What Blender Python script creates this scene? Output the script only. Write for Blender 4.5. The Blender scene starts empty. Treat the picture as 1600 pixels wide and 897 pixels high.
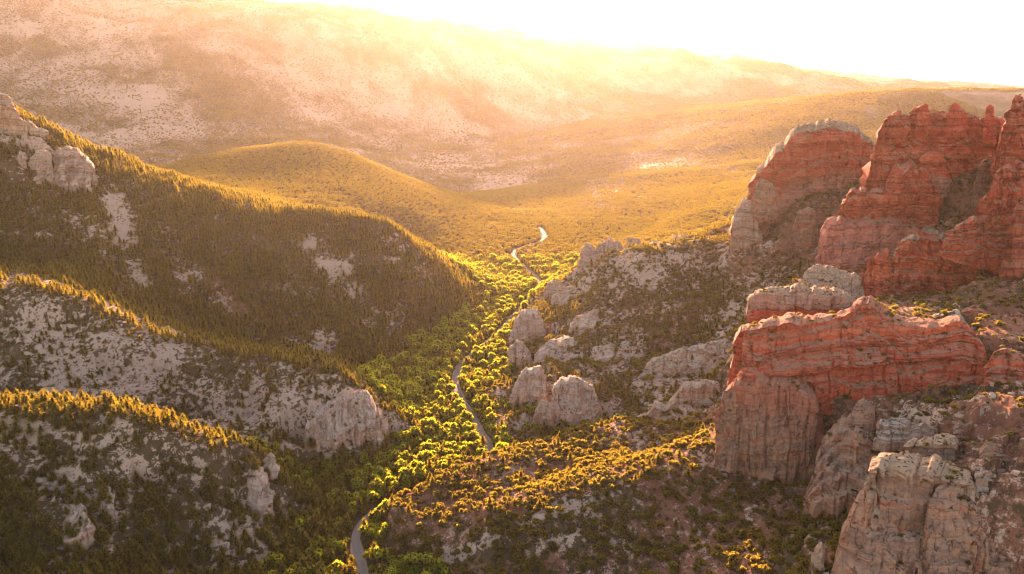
import bpy, math, random
import numpy as np
from mathutils import Vector

# ------------------------------------------------------------------ camera, sky, sun, exposure
C = bpy.context.scene.collection
SC = bpy.context.scene
CAMZ, PITCH, FPX = 250.0, 17.1, 1067.0
cam = bpy.data.cameras.new("camera")
cam.sensor_width = 36.0
cam.lens = 36.0 * FPX / 1600.0
cam.clip_start = 1.0
cam.clip_end = 60000.0
camo = bpy.data.objects.new("camera", cam)
camo.location = (0, 0, CAMZ)
camo.rotation_euler = (math.radians(90 - PITCH), 0, 0)
C.objects.link(camo)
SC.camera = camo

SUN_EL, SUN_AZ = 8.4, -1.5          # degrees; azimuth from +Y towards +X
w = bpy.data.worlds.new("World")
SC.world = w
w.use_nodes = True
wn = w.node_tree
for n in list(wn.nodes): wn.nodes.remove(n)
sky = wn.nodes.new("ShaderNodeTexSky")
sky.sky_type = 'NISHITA'
sky.sun_disc = False
sky.sun_elevation = math.radians(SUN_EL)
sky.sun_rotation = math.radians(SUN_AZ)
sky.altitude = 1500
sky.air_density = 1.0
sky.dust_density = 4.0
sky.ozone_density = 0.6
bg = wn.nodes.new("ShaderNodeBackground")
bg.inputs[1].default_value = 0.15
wo = wn.nodes.new("ShaderNodeOutputWorld")
tint = wn.nodes.new("ShaderNodeMix"); tint.data_type = 'RGBA'; tint.blend_type = 'MULTIPLY'; tint.inputs[0].default_value = 1.0
tint.inputs[7].default_value = (1.0, 0.78, 0.68, 1)
wn.links.new(sky.outputs[0], tint.inputs[6]); wn.links.new(tint.outputs[2], bg.inputs[0])
wn.links.new(bg.outputs[0], wo.inputs[0])

sl = bpy.data.lights.new("sun", 'SUN')
sl.energy = 5.0
sl.angle = math.radians(0.5)
sl.color = (1.0, 0.53, 0.33)
so = bpy.data.objects.new("sun", sl)
_el, _az = math.radians(SUN_EL), math.radians(SUN_AZ)
sdir = Vector((math.sin(_az) * math.cos(_el), math.cos(_az) * math.cos(_el), math.sin(_el)))
so.rotation_euler = (-sdir).to_track_quat('-Z', 'Y').to_euler()
so.location = (0, 0, 900)
C.objects.link(so)

SC.view_settings.view_transform = 'Standard'
SC.view_settings.look = 'None'
SC.view_settings.exposure = 2.8
SC.view_settings.gamma = 1.0
SC.render.engine = 'CYCLES'
cy = SC.cycles
cy.max_bounces = 5
cy.diffuse_bounces = 3
cy.glossy_bounces = 1
cy.transmission_bounces = 3
cy.volume_bounces = 1
cy.transparent_max_bounces = 4
cy.caustics_reflective = cy.caustics_refractive = False
cy.use_denoising = True
cy.denoiser = 'OPENIMAGEDENOISE'
cy.denoising_input_passes = 'RGB_ALBEDO_NORMAL'
cy.denoising_prefilter = 'ACCURATE'
cy.filter_width = 1.1
HAZE_DENSITY, HAZE_ANISO = 0.165e-4, 0.61

rng = np.random.default_rng(7)
random.seed(7)

# ------------------------------------------------------------------ helpers
_P = np.concatenate([rng.permutation(512)] * 3)
_V = rng.uniform(-1, 1, 512).astype(np.float32)
def _q(t): return t * t * t * (t * (t * 6 - 15) + 10)
def vn2(x, y):
    xi = np.floor(x).astype(np.int64); yi = np.floor(y).astype(np.int64)
    u = _q(x - xi); v = _q(y - yi); xi &= 511; yi &= 511
    A = _P[xi]; B = _P[xi + 1]
    return ((_V[_P[A + yi]] * (1 - u) + _V[_P[B + yi]] * u) * (1 - v)
            + (_V[_P[A + yi + 1]] * (1 - u) + _V[_P[B + yi + 1]] * u) * v)
def vn3(x, y, z):
    zi = np.floor(z).astype(np.int64); wz = _q(z - zi); zi &= 511
    o = _P[zi].astype(np.float64) * 1.37; o1 = _P[zi + 1].astype(np.float64) * 1.37
    return vn2(x + o, y + o * 2.1) * (1 - wz) + vn2(x + o1, y + o1 * 2.1) * wz
def fbm2(x, y, oct=4, gain=0.5):
    s = 0; a = 1.0; f = 1.0; t = 0
    for k in range(oct):
        s = s + a * vn2(x * f + 17.3 * k, y * f - 9.1 * k); t += a; a *= gain; f *= 2.03
    return s / t
def ridge2(x, y, oct=3):
    s = 0; a = 1.0; f = 1.0; t = 0
    for k in range(oct):
        s = s + a * (1 - 2 * np.abs(vn2(x * f + 31.7 * k, y * f + 5.3 * k))); t += a; a *= 0.5; f *= 2.1
    return s / t
def fbm3(x, y, z, oct=3):
    s = 0; a = 1.0; f = 1.0; t = 0
    for k in range(oct):
        s = s + a * vn3(x * f + 7.7 * k, y * f, z * f + 3.1 * k); t += a; a *= 0.5; f *= 2.07
    return s / t
def sst(a, b, x):
    t = np.clip((x - a) / (b - a), 0, 1); return t * t * (3 - 2 * t)

_pr = math.radians(PITCH); _cp, _sp = math.cos(_pr), math.sin(_pr)
def at(px, py, Y):
    """the point seen at (px, py) of the photograph, Y metres ahead of the camera"""
    a = (np.asarray(px, float) - 800) / FPX; b = -(np.asarray(py, float) - 448.5) / FPX
    dy = _cp + b * _sp; dz = -_sp + b * _cp
    k = np.asarray(Y, float) / dy
    return np.stack([a * k, np.asarray(Y, float) + 0 * a, CAMZ + dz * k], -1)
def floor_at(px, py, z=0.0):
    a = (np.asarray(px, float) - 800) / FPX; b = -(np.asarray(py, float) - 448.5) / FPX
    dy = _cp + b * _sp; dz = -_sp + b * _cp
    k = (z - CAMZ) / dz
    return np.stack([a * k, dy * k, z + 0 * a], -1)
def project(x, y, z):
    f = y * _cp - (z - CAMZ) * _sp
    u = y * _sp + (z - CAMZ) * _cp
    f = np.where(f > 1, f, 1e-3)
    return 800 + FPX * x / f, 448.5 - FPX * u / f, f

def tag(o, label=None, cat=None, group=None, kind=None):
    if label: o['label'] = label
    if cat: o['category'] = cat
    if group: o['group'] = group
    if kind: o['kind'] = kind
    return o
def empty(name, loc=(0, 0, 0), rz=0.0, scale=(1, 1, 1)):
    o = bpy.data.objects.new(name, None)
    o.location = loc; o.rotation_euler = (0, 0, rz); o.scale = scale
    o.empty_display_size = 0.5
    C.objects.link(o); return o
def mesh_from(name, V, F, mats, smooth=False, attrs=None, mat_idx=None):
    me = bpy.data.meshes.new(name)
    V = np.ascontiguousarray(V, np.float32); F = np.ascontiguousarray(F, np.int32)
    nf, k = F.shape
    me.vertices.add(len(V)); me.vertices.foreach_set("co", V.ravel())
    me.loops.add(nf * k); me.loops.foreach_set("vertex_index", F.ravel())
    me.polygons.add(nf)
    me.polygons.foreach_set("loop_start", np.arange(0, nf * k, k, dtype=np.int32))
    me.polygons.foreach_set("use_smooth", np.full(nf, smooth, bool))
    if mat_idx is not None: me.polygons.foreach_set("material_index", np.asarray(mat_idx, np.int32))
    for m in (mats if isinstance(mats, (list, tuple)) else [mats]): me.materials.append(m)
    for a, d in (attrs or {}).items():
        at_ = me.attributes.new(a, 'FLOAT', 'POINT'); at_.data.foreach_set("value", np.ascontiguousarray(d, np.float32))
    me.update(calc_edges=True)
    return me
def obj(name, me, parent=None):
    o = bpy.data.objects.new(name, me); C.objects.link(o)
    if parent is not None: o.parent = parent
    return o

# ------------------------------------------------------------------ materials
class NT:
    def __init__(self, name):
        self.m = bpy.data.materials.new(name); self.m.use_nodes = True
        self.t = self.m.node_tree
        for n in list(self.t.nodes): self.t.nodes.remove(n)
        self.out = self.n("ShaderNodeOutputMaterial")
    def n(self, typ, **kw):
        x = self.t.nodes.new(typ)
        for k, v in kw.items(): setattr(x, k, v)
        return x
    def put(self, sock, v):
        if isinstance(v, bpy.types.NodeSocket): self.t.links.new(v, sock)
        elif v is not None: sock.default_value = v
    def math(self, op, a, b=None, c=None, clamp=False):
        x = self.n("ShaderNodeMath", operation=op, use_clamp=clamp)
        self.put(x.inputs[0], a); self.put(x.inputs[1], b)
        if c is not None: self.put(x.inputs[2], c)
        return x.outputs[0]
    def attr(self, name):
        return self.n("ShaderNodeAttribute", attribute_name=name).outputs["Fac"]
    def pos(self): return self.n("ShaderNodeNewGeometry").outputs["Position"]
    def scaled(self, v, s):
        x = self.n("ShaderNodeVectorMath", operation='MULTIPLY'); self.put(x.inputs[0], v); x.inputs[1].default_value = s
        return x.outputs[0]
    def noise(self, v, scale, detail=3, rough=0.55, dim='3D', w=None):
        x = self.n("ShaderNodeTexNoise", noise_dimensions=dim)
        if dim != '1D': self.put(x.inputs["Vector"], v)
        if w is not None: self.put(x.inputs["W"], w)
        x.inputs["Scale"].default_value = scale; x.inputs["Detail"].default_value = detail
        x.inputs["Roughness"].default_value = rough
        return x.outputs["Fac"]
    def ramp(self, f, stops, interp='LINEAR'):
        x = self.n("ShaderNodeValToRGB"); self.put(x.inputs[0], f)
        r = x.color_ramp; r.interpolation = interp
        while len(r.elements) > 1: r.elements.remove(r.elements[-1])
        for i, (p, c) in enumerate(stops):
            e = r.elements[0] if i == 0 else r.elements.new(p)
            e.position = p; c = c if hasattr(c, '__len__') else (c, c, c)
            e.color = (*c[:3], 1)
        return x.outputs[0]
    def step(self, f, a, b):
        x = self.n("ShaderNodeMapRange", interpolation_type='SMOOTHSTEP')
        self.put(x.inputs[0], f); x.inputs[1].default_value = a; x.inputs[2].default_value = b
        return x.outputs[0]
    def mix(self, f, a, b, mode='MIX'):
        x = self.n("ShaderNodeMix", data_type='RGBA', blend_type=mode)
        self.put(x.inputs[0], f)
        for s, v in ((x.inputs[6], a), (x.inputs[7], b)):
            self.put(s, v if isinstance(v, bpy.types.NodeSocket) else (*v, 1))
        return x.outputs[2]
    def finish(self, col, rough=0.9, bump=None, bstr=0.5, bdist=0.3, spec=0.2):
        p = self.n("ShaderNodeBsdfPrincipled"); self.put(p.inputs["Base Color"], col)
        self.put(p.inputs["Roughness"], rough); p.inputs["Specular IOR Level"].default_value = spec
        if bump is not None:
            b = self.n("ShaderNodeBump"); b.inputs["Strength"].default_value = bstr; b.inputs["Distance"].default_value = bdist
            self.put(b.inputs["Height"], bump); self.t.links.new(b.outputs[0], p.inputs["Normal"])
        self.t.links.new(p.outputs[0], self.out.inputs[0]); return self.m

def ground_mat():
    T = NT("ground"); P = T.pos()
    big = T.noise(P, 0.05, 4); mid = T.noise(P, 0.25, 4, 0.6); fine = T.noise(P, 1.3, 3, 0.6)
    pale = T.attr("pale"); red = T.attr("red")
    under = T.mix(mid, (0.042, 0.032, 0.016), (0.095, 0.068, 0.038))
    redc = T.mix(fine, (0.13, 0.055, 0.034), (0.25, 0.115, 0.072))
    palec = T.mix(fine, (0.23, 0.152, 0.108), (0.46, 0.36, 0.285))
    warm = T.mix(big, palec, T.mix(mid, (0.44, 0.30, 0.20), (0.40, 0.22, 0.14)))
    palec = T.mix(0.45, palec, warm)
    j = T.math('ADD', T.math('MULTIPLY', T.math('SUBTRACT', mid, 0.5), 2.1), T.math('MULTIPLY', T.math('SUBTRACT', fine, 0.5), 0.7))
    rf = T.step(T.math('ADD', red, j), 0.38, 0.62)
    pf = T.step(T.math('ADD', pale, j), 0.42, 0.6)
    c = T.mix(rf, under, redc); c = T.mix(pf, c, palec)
    # small dark scrub dots
    vo = T.n("ShaderNodeTexVoronoi"); T.put(vo.inputs["Vector"], P); vo.inputs["Scale"].default_value = 0.33
    dots = T.math('SUBTRACT', 1.0, T.step(vo.outputs["Distance"], 0.22, 0.42))
    dots = T.math('MULTIPLY', dots, T.step(big, 0.42, 0.56))
    c = T.mix(T.math('MULTIPLY', dots, 0.8), c, (0.05, 0.048, 0.024))
    h = T.math('ADD', T.math('MULTIPLY', mid, 1.2), fine)
    return T.finish(c, 0.95, h, 0.8, 0.8, 0.1)

def rock_mat(name, stops, light, dark, cap=(0.45, 0.40, 0.32), tint_t=None, stain=0.5, spots=0.5, bands=1.0, topf=0.8, patch=0.2):
    """banded sandstone: colour by bed (attribute zs), streaks of desert varnish, lichen spots"""
    T = NT(name); P = T.pos()
    zs = T.attr("zs"); t = T.attr("t")
    n0 = T.noise(P, 0.12, 4, 0.6); n1 = T.noise(P, 0.6, 4, 0.65); n2 = T.noise(P, 2.4, 3, 0.6)
    zw = T.math('ADD', zs, T.math('MULTIPLY', n0, 3.0))
    b0 = T.noise(None, 0.11, 3, 0.6, '1D', zw)
    b1 = T.noise(None, 0.42, 4, 0.75, '1D', T.math('ADD', zs, T.math('ADD', T.math('MULTIPLY', n1, 1.0), T.math('MULTIPLY', n0, 2.5))))
    bvar = T.step(T.noise(P, 0.07, 3, 0.6), 0.36, 0.62)
    c = T.ramp(T.math('ADD', T.math('MULTIPLY', b0, 1 - patch), T.math('MULTIPLY', n0, patch)), stops)
    if tint_t is not None:
        c = T.mix(T.ramp(T.math('ADD', t, T.math('MULTIPLY', T.math('SUBTRACT', n0, 0.5), 0.25)), [(p, v) for p, v, _ in tint_t]), c, T.ramp(t, [(p, col) for p, _, col in tint_t]))
    c = T.mix(T.math('MULTIPLY', T.step(T.math('ADD', b1, T.math('MULTIPLY', T.math('SUBTRACT', n1, .5), .35)), 0.54, 0.70), T.math('MULTIPLY', bvar, 0.45 * bands)), c, light)
    c = T.mix(T.math('MULTIPLY', T.math('SUBTRACT', 1.0, T.step(T.math('ADD', b1, T.math('MULTIPLY', T.math('SUBTRACT', n1, .5), .35)), 0.33, 0.46)), T.math('MULTIPLY', T.math('SUBTRACT', 1.25, bvar), 0.6 * bands)), c, dark)
    st = T.noise(T.scaled(P, (1.0, 1.0, 0.10)), 0.5, 4, 0.65)
    c = T.mix(T.math('MULTIPLY', T.step(st, 0.54, 0.70), stain), c, dark)
    c = T.mix(T.math('MULTIPLY', T.step(n1, 0.55, 0.70), 0.35), c, light)
    c = T.mix(T.math('MULTIPLY', T.math('SUBTRACT', n2, 0.5), 0.9, clamp=True), c, (0.04, 0.025, 0.02))
    g = T.n("ShaderNodeNewGeometry"); sx = T.n("ShaderNodeSeparateXYZ"); T.put(sx.inputs[0], g.outputs["Normal"])
    top = T.step(T.math('ADD', sx.outputs[2], T.math('MULTIPLY', T.math('SUBTRACT', n1, 0.5), 0.7)), 0.55, 0.85)
    c = T.mix(T.math('MULTIPLY', top, topf), c, T.mix(n2, cap, tuple(v * 0.6 for v in cap)))
    wv = T.n("ShaderNodeVectorMath", operation='ADD'); T.put(wv.inputs[0], T.scaled(P, (1.0, 1.0, 0.30)))
    nv = T.n("ShaderNodeTexNoise"); T.put(nv.inputs["Vector"], P); nv.inputs["Scale"].default_value = 0.35; nv.inputs["Detail"].default_value = 3
    T.put(wv.inputs[1], T.scaled(nv.outputs["Color"], (4.5, 4.5, 3.0)))
    ve = T.n("ShaderNodeTexVoronoi", feature='DISTANCE_TO_EDGE'); T.put(ve.inputs["Vector"], wv.outputs[0]); ve.inputs["Scale"].default_value = 0.15
    crk = T.math('MULTIPLY', T.math('SUBTRACT', 1.0, T.step(ve.outputs["Distance"], 0.008, 0.035)), T.step(n1, 0.44, 0.56))
    c = T.mix(T.math('MULTIPLY', crk, 0.5), c, (0.035, 0.022, 0.018))
    vo = T.n("ShaderNodeTexVoronoi"); T.put(vo.inputs["Vector"], P); vo.inputs["Scale"].default_value = 0.55
    dt = T.math('SUBTRACT', 1.0, T.step(T.math('ADD', vo.outputs["Distance"], T.math('MULTIPLY', n2, 0.4)), 0.36, 0.5))
    dt = T.math('MULTIPLY', dt, T.math('MULTIPLY', T.math('ADD', T.math('MULTIPLY', top, 0.8), 0.12), spots))
    c = T.mix(dt, c, (0.045, 0.042, 0.028))
    h = T.math('SUBTRACT', T.math('ADD', T.math('MULTIPLY', b1, 1.4), T.math('ADD', n1, T.math('MULTIPLY', n2, 0.5))), T.math('MULTIPLY', crk, 1.2))
    return T.finish(c, 0.92, h, 1.0, 0.6, 0.15)

def leaf_mat(name, a, b, tr, trans=0.5):
    T = NT(name)
    oi = T.n("ShaderNodeObjectInfo").outputs["Random"]
    P = T.pos(); n = T.noise(P, 0.9, 2)
    f = T.math('ADD', T.math('MULTIPLY', oi, 0.7), T.math('MULTIPLY', n, 0.3))
    c = T.mix(f, a, b)
    tc = T.mix(f, tr, tuple(min(1, v * k) for v, k in zip(tr, (0.75, 0.95, 1.0))))
    d = T.n("ShaderNodeBsdfDiffuse"); T.put(d.inputs[0], c)
    r = T.n("ShaderNodeBsdfTranslucent"); T.put(r.inputs[0], tc)
    m = T.n("ShaderNodeMixShader"); m.inputs[0].default_value = trans
    T.t.links.new(d.outputs[0], m.inputs[1]); T.t.links.new(r.outputs[0], m.inputs[2])
    T.t.links.new(m.outputs[0], T.out.inputs[0]); return T.m

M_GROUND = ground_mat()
RED = [(0.28, (0.17, 0.034, 0.022)), (0.42, (0.47, 0.092, 0.036)), (0.50, (0.35, 0.060, 0.032)), (0.58, (0.52, 0.125, 0.055)), (0.68, (0.40, 0.110, 0.068)), (0.78, (0.50, 0.22, 0.13))]
TAN = [(0.26, (0.13, 0.070, 0.052)), (0.38, (0.36, 0.175, 0.095)), (0.46, (0.23, 0.140, 0.105)), (0.54, (0.38, 0.200, 0.115)), (0.62, (0.31, 0.100, 0.058)), (0.70, (0.33, 0.225, 0.165))]
PALE = [(0.30, (0.22, 0.13, 0.085)), (0.46, (0.38, 0.255, 0.175)), (0.56, (0.35, 0.19, 0.115)), (0.64, (0.32, 0.215, 0.15)), (0.74, (0.44, 0.32, 0.23))]
M_RED = rock_mat("red_sandstone", RED, (0.42, 0.175, 0.095), (0.09, 0.032, 0.026), cap=(0.38, 0.25, 0.17), topf=.65, bands=1.35, patch=.38)
M_BUTTE = rock_mat("butte_sandstone", RED, (0.42, 0.175, 0.095), (0.09, 0.032, 0.026), cap=(0.36, 0.21, 0.14), topf=.6,
                   tint_t=[(0.0, 0.75, (0.40, 0.27, 0.19)), (0.30, 0.5, (0.40, 0.24, 0.16)), (0.42, 0.0, (0.4, 0.2, 0.1))])
M_TAN = rock_mat("tan_sandstone", TAN, (0.38, 0.26, 0.18), (0.075, 0.048, 0.04), stain=0.8, spots=0.9, bands=.8, topf=.45, cap=(0.36, 0.28, 0.20), patch=.55)
M_BULGE = rock_mat("bulge_sandstone", TAN, (0.38, 0.26, 0.18), (0.075, 0.048, 0.04), stain=0.85, spots=0.5, bands=.8, topf=.4, cap=(0.34, 0.22, 0.15), patch=.5,
                   tint_t=[(0.0, 0.05, (0.3, 0.15, 0.1)), (0.55, 0.25, (0.32, 0.15, 0.10)), (0.85, 0.85, (0.36, 0.115, 0.065))])
M_PALE = rock_mat("pale_sandstone", PALE, (0.55, 0.48, 0.39), (0.17, 0.12, 0.095), spots=1.0, bands=.5)
M_CAP = rock_mat("caprock", PALE, (0.55, 0.49, 0.40), (0.20, 0.15, 0.11), spots=1.5, stain=0.6, cap=(0.35, 0.25, 0.16), bands=.7)
M_PINE = leaf_mat("pine_needles", (0.022, 0.034, 0.014), (0.044, 0.050, 0.020), (0.60, 0.43, 0.04), 0.5)
M_JUN = leaf_mat("juniper_leaves", (0.032, 0.034, 0.016), (0.062, 0.056, 0.026), (0.60, 0.425, 0.045), 0.48)
M_COT = leaf_mat("cottonwood_leaves", (0.040, 0.055, 0.014), (0.075, 0.085, 0.020), (0.80, 0.75, 0.04), 0.6)
M_SCRUB = leaf_mat("scrub_leaves", (0.05, 0.048, 0.026), (0.09, 0.08, 0.045), (0.30, 0.22, 0.05), 0.35)
def light_block_mat():  # dark opaque cores added inside crowns to block sun, leaving only rims lit
    T = NT("crown_light_block"); n = T.noise(T.pos(), 3.0, 3)
    return T.finish(T.mix(n, (0.024, 0.022, 0.012), (0.055, 0.048, 0.022)), 0.95, n, 0.8, 0.3, 0.05)
M_DARK = light_block_mat()
def bark_mat():
    T = NT("bark"); n = T.noise(T.scaled(T.pos(), (1, 1, 0.3)), 6, 3)
    return T.finish(T.mix(n, (0.06, 0.04, 0.028), (0.16, 0.11, 0.08)), 0.95, n, 0.6, 0.05)
M_BARK = bark_mat()
def road_mat():
    T = NT("asphalt"); P = T.pos(); n = T.noise(P, 3.0, 3); b = T.noise(P, 0.15, 3)
    c = T.mix(n, (0.12, 0.11, 0.105), (0.18, 0.165, 0.155)); c = T.mix(T.math('MULTIPLY', b, 0.5), c, (0.21, 0.185, 0.165))
    return T.finish(c, 0.85, n, 0.3, 0.03)
M_ROAD = road_mat()
def shoulder_mat():
    T = NT("gravel_shoulder"); n = T.noise(T.pos(), 2.0, 4)
    return T.finish(T.mix(n, (0.19, 0.13, 0.09), (0.34, 0.25, 0.18)), 0.95, n, 0.6, 0.1)
M_SHOULDER = shoulder_mat()

# ------------------------------------------------------------------ rock formations
def strata_fn(seed, lo=0.5, hi=4.5):
    r = np.random.default_rng(seed); z = -60.0; zs, vs = [], []
    while z < 320:
        th = r.uniform(lo, hi) if r.random() < 0.7 else r.uniform(hi, hi * 2); v = r.uniform(-1, 1)
        zs += [z + 0.08 * th, z + 0.85 * th]; vs += [v, v - 0.25]; z += th
    return np.array(zs), np.array(vs)
ST = strata_fn(3); ST2 = strata_fn(8, 3.0, 9.0)
CLIFF_TOPS = []; FEET = []
def loft(st, thick, du=0.7, dz=0.55, batter=0.18, bury=10, dome=2.0, strata=0.9, joint=1.6, rough=0.8, rnd=0.0, block=0.7, seed=1, dip=0.0, lump=1.5, back_drop=0.0, but=None, jag=None, steps=0):
    """a rock mass from its outline: rows of (px, py top, py base, Y); returns vertices, quads, height fraction, bed level, top flag"""
    st = np.array(st, float); r = np.random.default_rng(seed); du *= 1.2; dz *= 1.2
    B = at(st[:, 0], st[:, 2], st[:, 3])
    T = at(st[:, 0], st[:, 1], st[:, 3]); h = np.maximum(T[:, 2] - B[:, 2], 1)
    T = at(st[:, 0], st[:, 1], st[:, 3] + batter * h)
    s = np.concatenate([[0], np.cumsum(np.hypot(*np.diff(B[:, :2], axis=0).T) + 0.3)])
    L = s[-1]; n = max(10, int(L / du)); q = np.linspace(0, L, n)
    ip = lambda a: np.stack([np.interp(q, s, a[:, k]) for k in range(3)], 1)
    B, T = ip(B), ip(T)
    k = max(1, int(1.5 / du))
    for a in (B, T):                               # round the plan, keep the skyline
        for _ in range(6 * k): a[1:-1, :2] = 0.25 * a[:-2, :2] + 0.5 * a[1:-1, :2] + 0.25 * a[2:, :2]
        a[:, 2] += 0
    FEET.append((B.copy(), thick))
    but = 1.7 * joint if but is None else but; jag = (0.9 * strata if rnd < 2.4 else .4) if jag is None else jag
    T[:, 2] += jag * (1.2 * vn2(q / 3.1 + seed, 0 * q) + 1.1 * np.round(1.6 * vn2(q / 6.5 + 9 * seed, 0 * q + 3)))
    away = B[:, :2].mean(0); away = away / np.linalg.norm(away)
    e = np.linspace(-1, 1, n); wd = thick * np.maximum(1 - np.abs(e) ** 3.0, 0.0) ** 0.5 + 0.02
    Bb, Tb = B.copy(), T.copy()
    Bb[:, :2] += away * wd[:, None]; Tb[:, :2] += away * (wd * 0.8)[:, None]; Tb[:, 2] -= back_drop
    ringB = np.concatenate([B, Bb[::-1]]); ringT = np.concatenate([T, Tb[::-1]])
    ringB[:, 2] = np.minimum(ringB[:, 2], ringT[:, 2] - 0.5) - bury
    m = 2 * n
    c = ringB[:, :2]; tg = np.roll(c, -2, 0) - np.roll(c, 2, 0)
    for _ in range(4): tg = 0.25 * np.roll(tg, 1, 0) + 0.5 * tg + 0.25 * np.roll(tg, -1, 0)
    tg /= np.linalg.norm(tg, axis=1)[:, None] + 1e-9
    nor = np.stack([tg[:, 1], -tg[:, 0]], 1)
    if (nor[:n] @ away).mean() > 0: nor = -nor
    H = (ringT[:, 2] - ringB[:, 2]); nz = max(6, int(H.max() / dz)); t = np.linspace(0, 1, nz)[:, None]
    z = ringB[None, :, 2] + H[None] * t
    tb = np.clip((z - (ringB[None, :, 2] + bury)) / np.maximum(H[None] - bury, 1), 0, 1)
    if steps:
        w_ = tb + .10 * vn2(ringB[None, :, 0] / 13 + seed, ringB[None, :, 1] / 13 + 0 * z); sp = 0 * z
        for e_ in np.linspace(0.18, .88, steps) + r.uniform(-.07, .07, steps): sp += sst(e_ - .018, e_ + .018, w_) / steps
        bt = .25 * tb + .75 * sp
    else: bt = tb
    xy = ringB[None, :, :2] + (ringT[:, :2] - ringB[:, :2])[None] * bt[..., None]
    u = np.concatenate([[0], np.cumsum(np.hypot(*np.diff(c, axis=0).T))])[None] + 0 * z
    zs = z + dip * (xy[..., 0] - c[:, 0].mean()) + 2.6 * vn2(xy[..., 0] / 24 + seed, xy[..., 1] / 24) + 0.35 * vn2(xy[..., 0] / 5, xy[..., 1] / 5)
    d = strata * (np.interp(zs, *ST) + 1.1 * np.interp(zs + 90, *ST2))
    d += but * (ridge2(xy[..., 0] / 11 + seed, xy[..., 1] / 11 + z / 90, 3) - .3)
    lay = np.searchsorted(ST[0], zs); hsh = lambda a, b: _V[_P[(a % 512).astype(int)] + (b % 512).astype(int) & 511]
    bw = 3.0 + 4.0 * (0.5 + 0.5 * hsh(lay, lay * 7)); bi = np.floor((u + 37 * hsh(lay, lay * 3)) / bw)
    d += block * hsh(bi + 11 * seed, lay // 2)
    jp = np.cumsum(r.uniform(3.5, 13, 400)); jp = jp[jp < u.max()]
    for p in jp:
        z0 = r.uniform(-0.2, 0.6); z1 = z0 + r.uniform(0.3, 1.0); dep = joint * r.uniform(0.3, 1.3); wdt = r.uniform(0.3, 1.1)
        pp = p + 1.2 * vn2(z[:, :1] / 6 + p, z[:, :1] / 9); d -= dep * np.exp(-((u - pp) / wdt) ** 2) * sst(z0, z0 + 0.06, tb) * (1 - sst(z1, z1 + .1, tb))
    d += rough * fbm3(xy[..., 0] / 5, xy[..., 1] / 5, z / 5, 3) + lump * fbm3(xy[..., 0] / 17 + seed, xy[..., 1] / 17, z / 22, 2)
    d -= joint * .75 * sst(.45, .9, ridge2(u / 5.5 + seed * 3, z / 30 + seed, 2))
    if rnd > 0:
        tr = 0.35; kk = np.clip((tb - tr) / (1 - tr), 0, 1); d -= rnd * (1 - np.sqrt(np.maximum(1 - kk ** 2, 0)))
    fade = np.minimum(1, (wd / 3.0)); fade = np.concatenate([fade, fade[::-1]])
    xy = xy + nor[None] * (d * np.maximum(fade, .25))[..., None]
    P = np.concatenate([xy, z[..., None]], -1)
    # top: close towards the middle line
    top = P[-1]; mid = 0.5 * (top[:n] + top[n:][::-1]); mid = np.concatenate([mid, mid[::-1]])
    kc = max(3, int(thick / 2 / max(du, 0.9))); caps = []
    for j in range(1, kc + 1):
        a = j / kc; p = top + (mid - top) * a
        wloc = np.concatenate([wd, wd[::-1]]) / max(thick, 1e-3)
        p = p.copy(); p[:, 2] += dome * wloc * math.sin(a * math.pi / 2) + wloc * 0.8 * min(1, 3 * a) * fbm2(p[:, 0] / 3, p[:, 1] / 3, 3)
        caps.append(p)
    P = np.concatenate([P, np.array(caps)]); nl = len(P)
    TT = np.concatenate([tb, np.ones((kc, m))]); ZZ = np.concatenate([zs, np.array(caps)[..., 2]])
    I = np.arange(nl * m).reshape(nl, m); J = np.roll(I, -1, 1)
    Fq = np.stack([I[:-1], J[:-1], J[1:], I[1:]], -1)
    # outward winding
    if ((nor[n // 2] @ away) < 0) and True:
        pass
    Fq = Fq.reshape(-1, 4); ft = np.repeat(np.arange(nl - 1), m)
    return P.reshape(-1, 3), Fq, TT.ravel(), ZZ.ravel(), (ft >= nz - 1), ft / max(nz - 1, 1)

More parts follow.
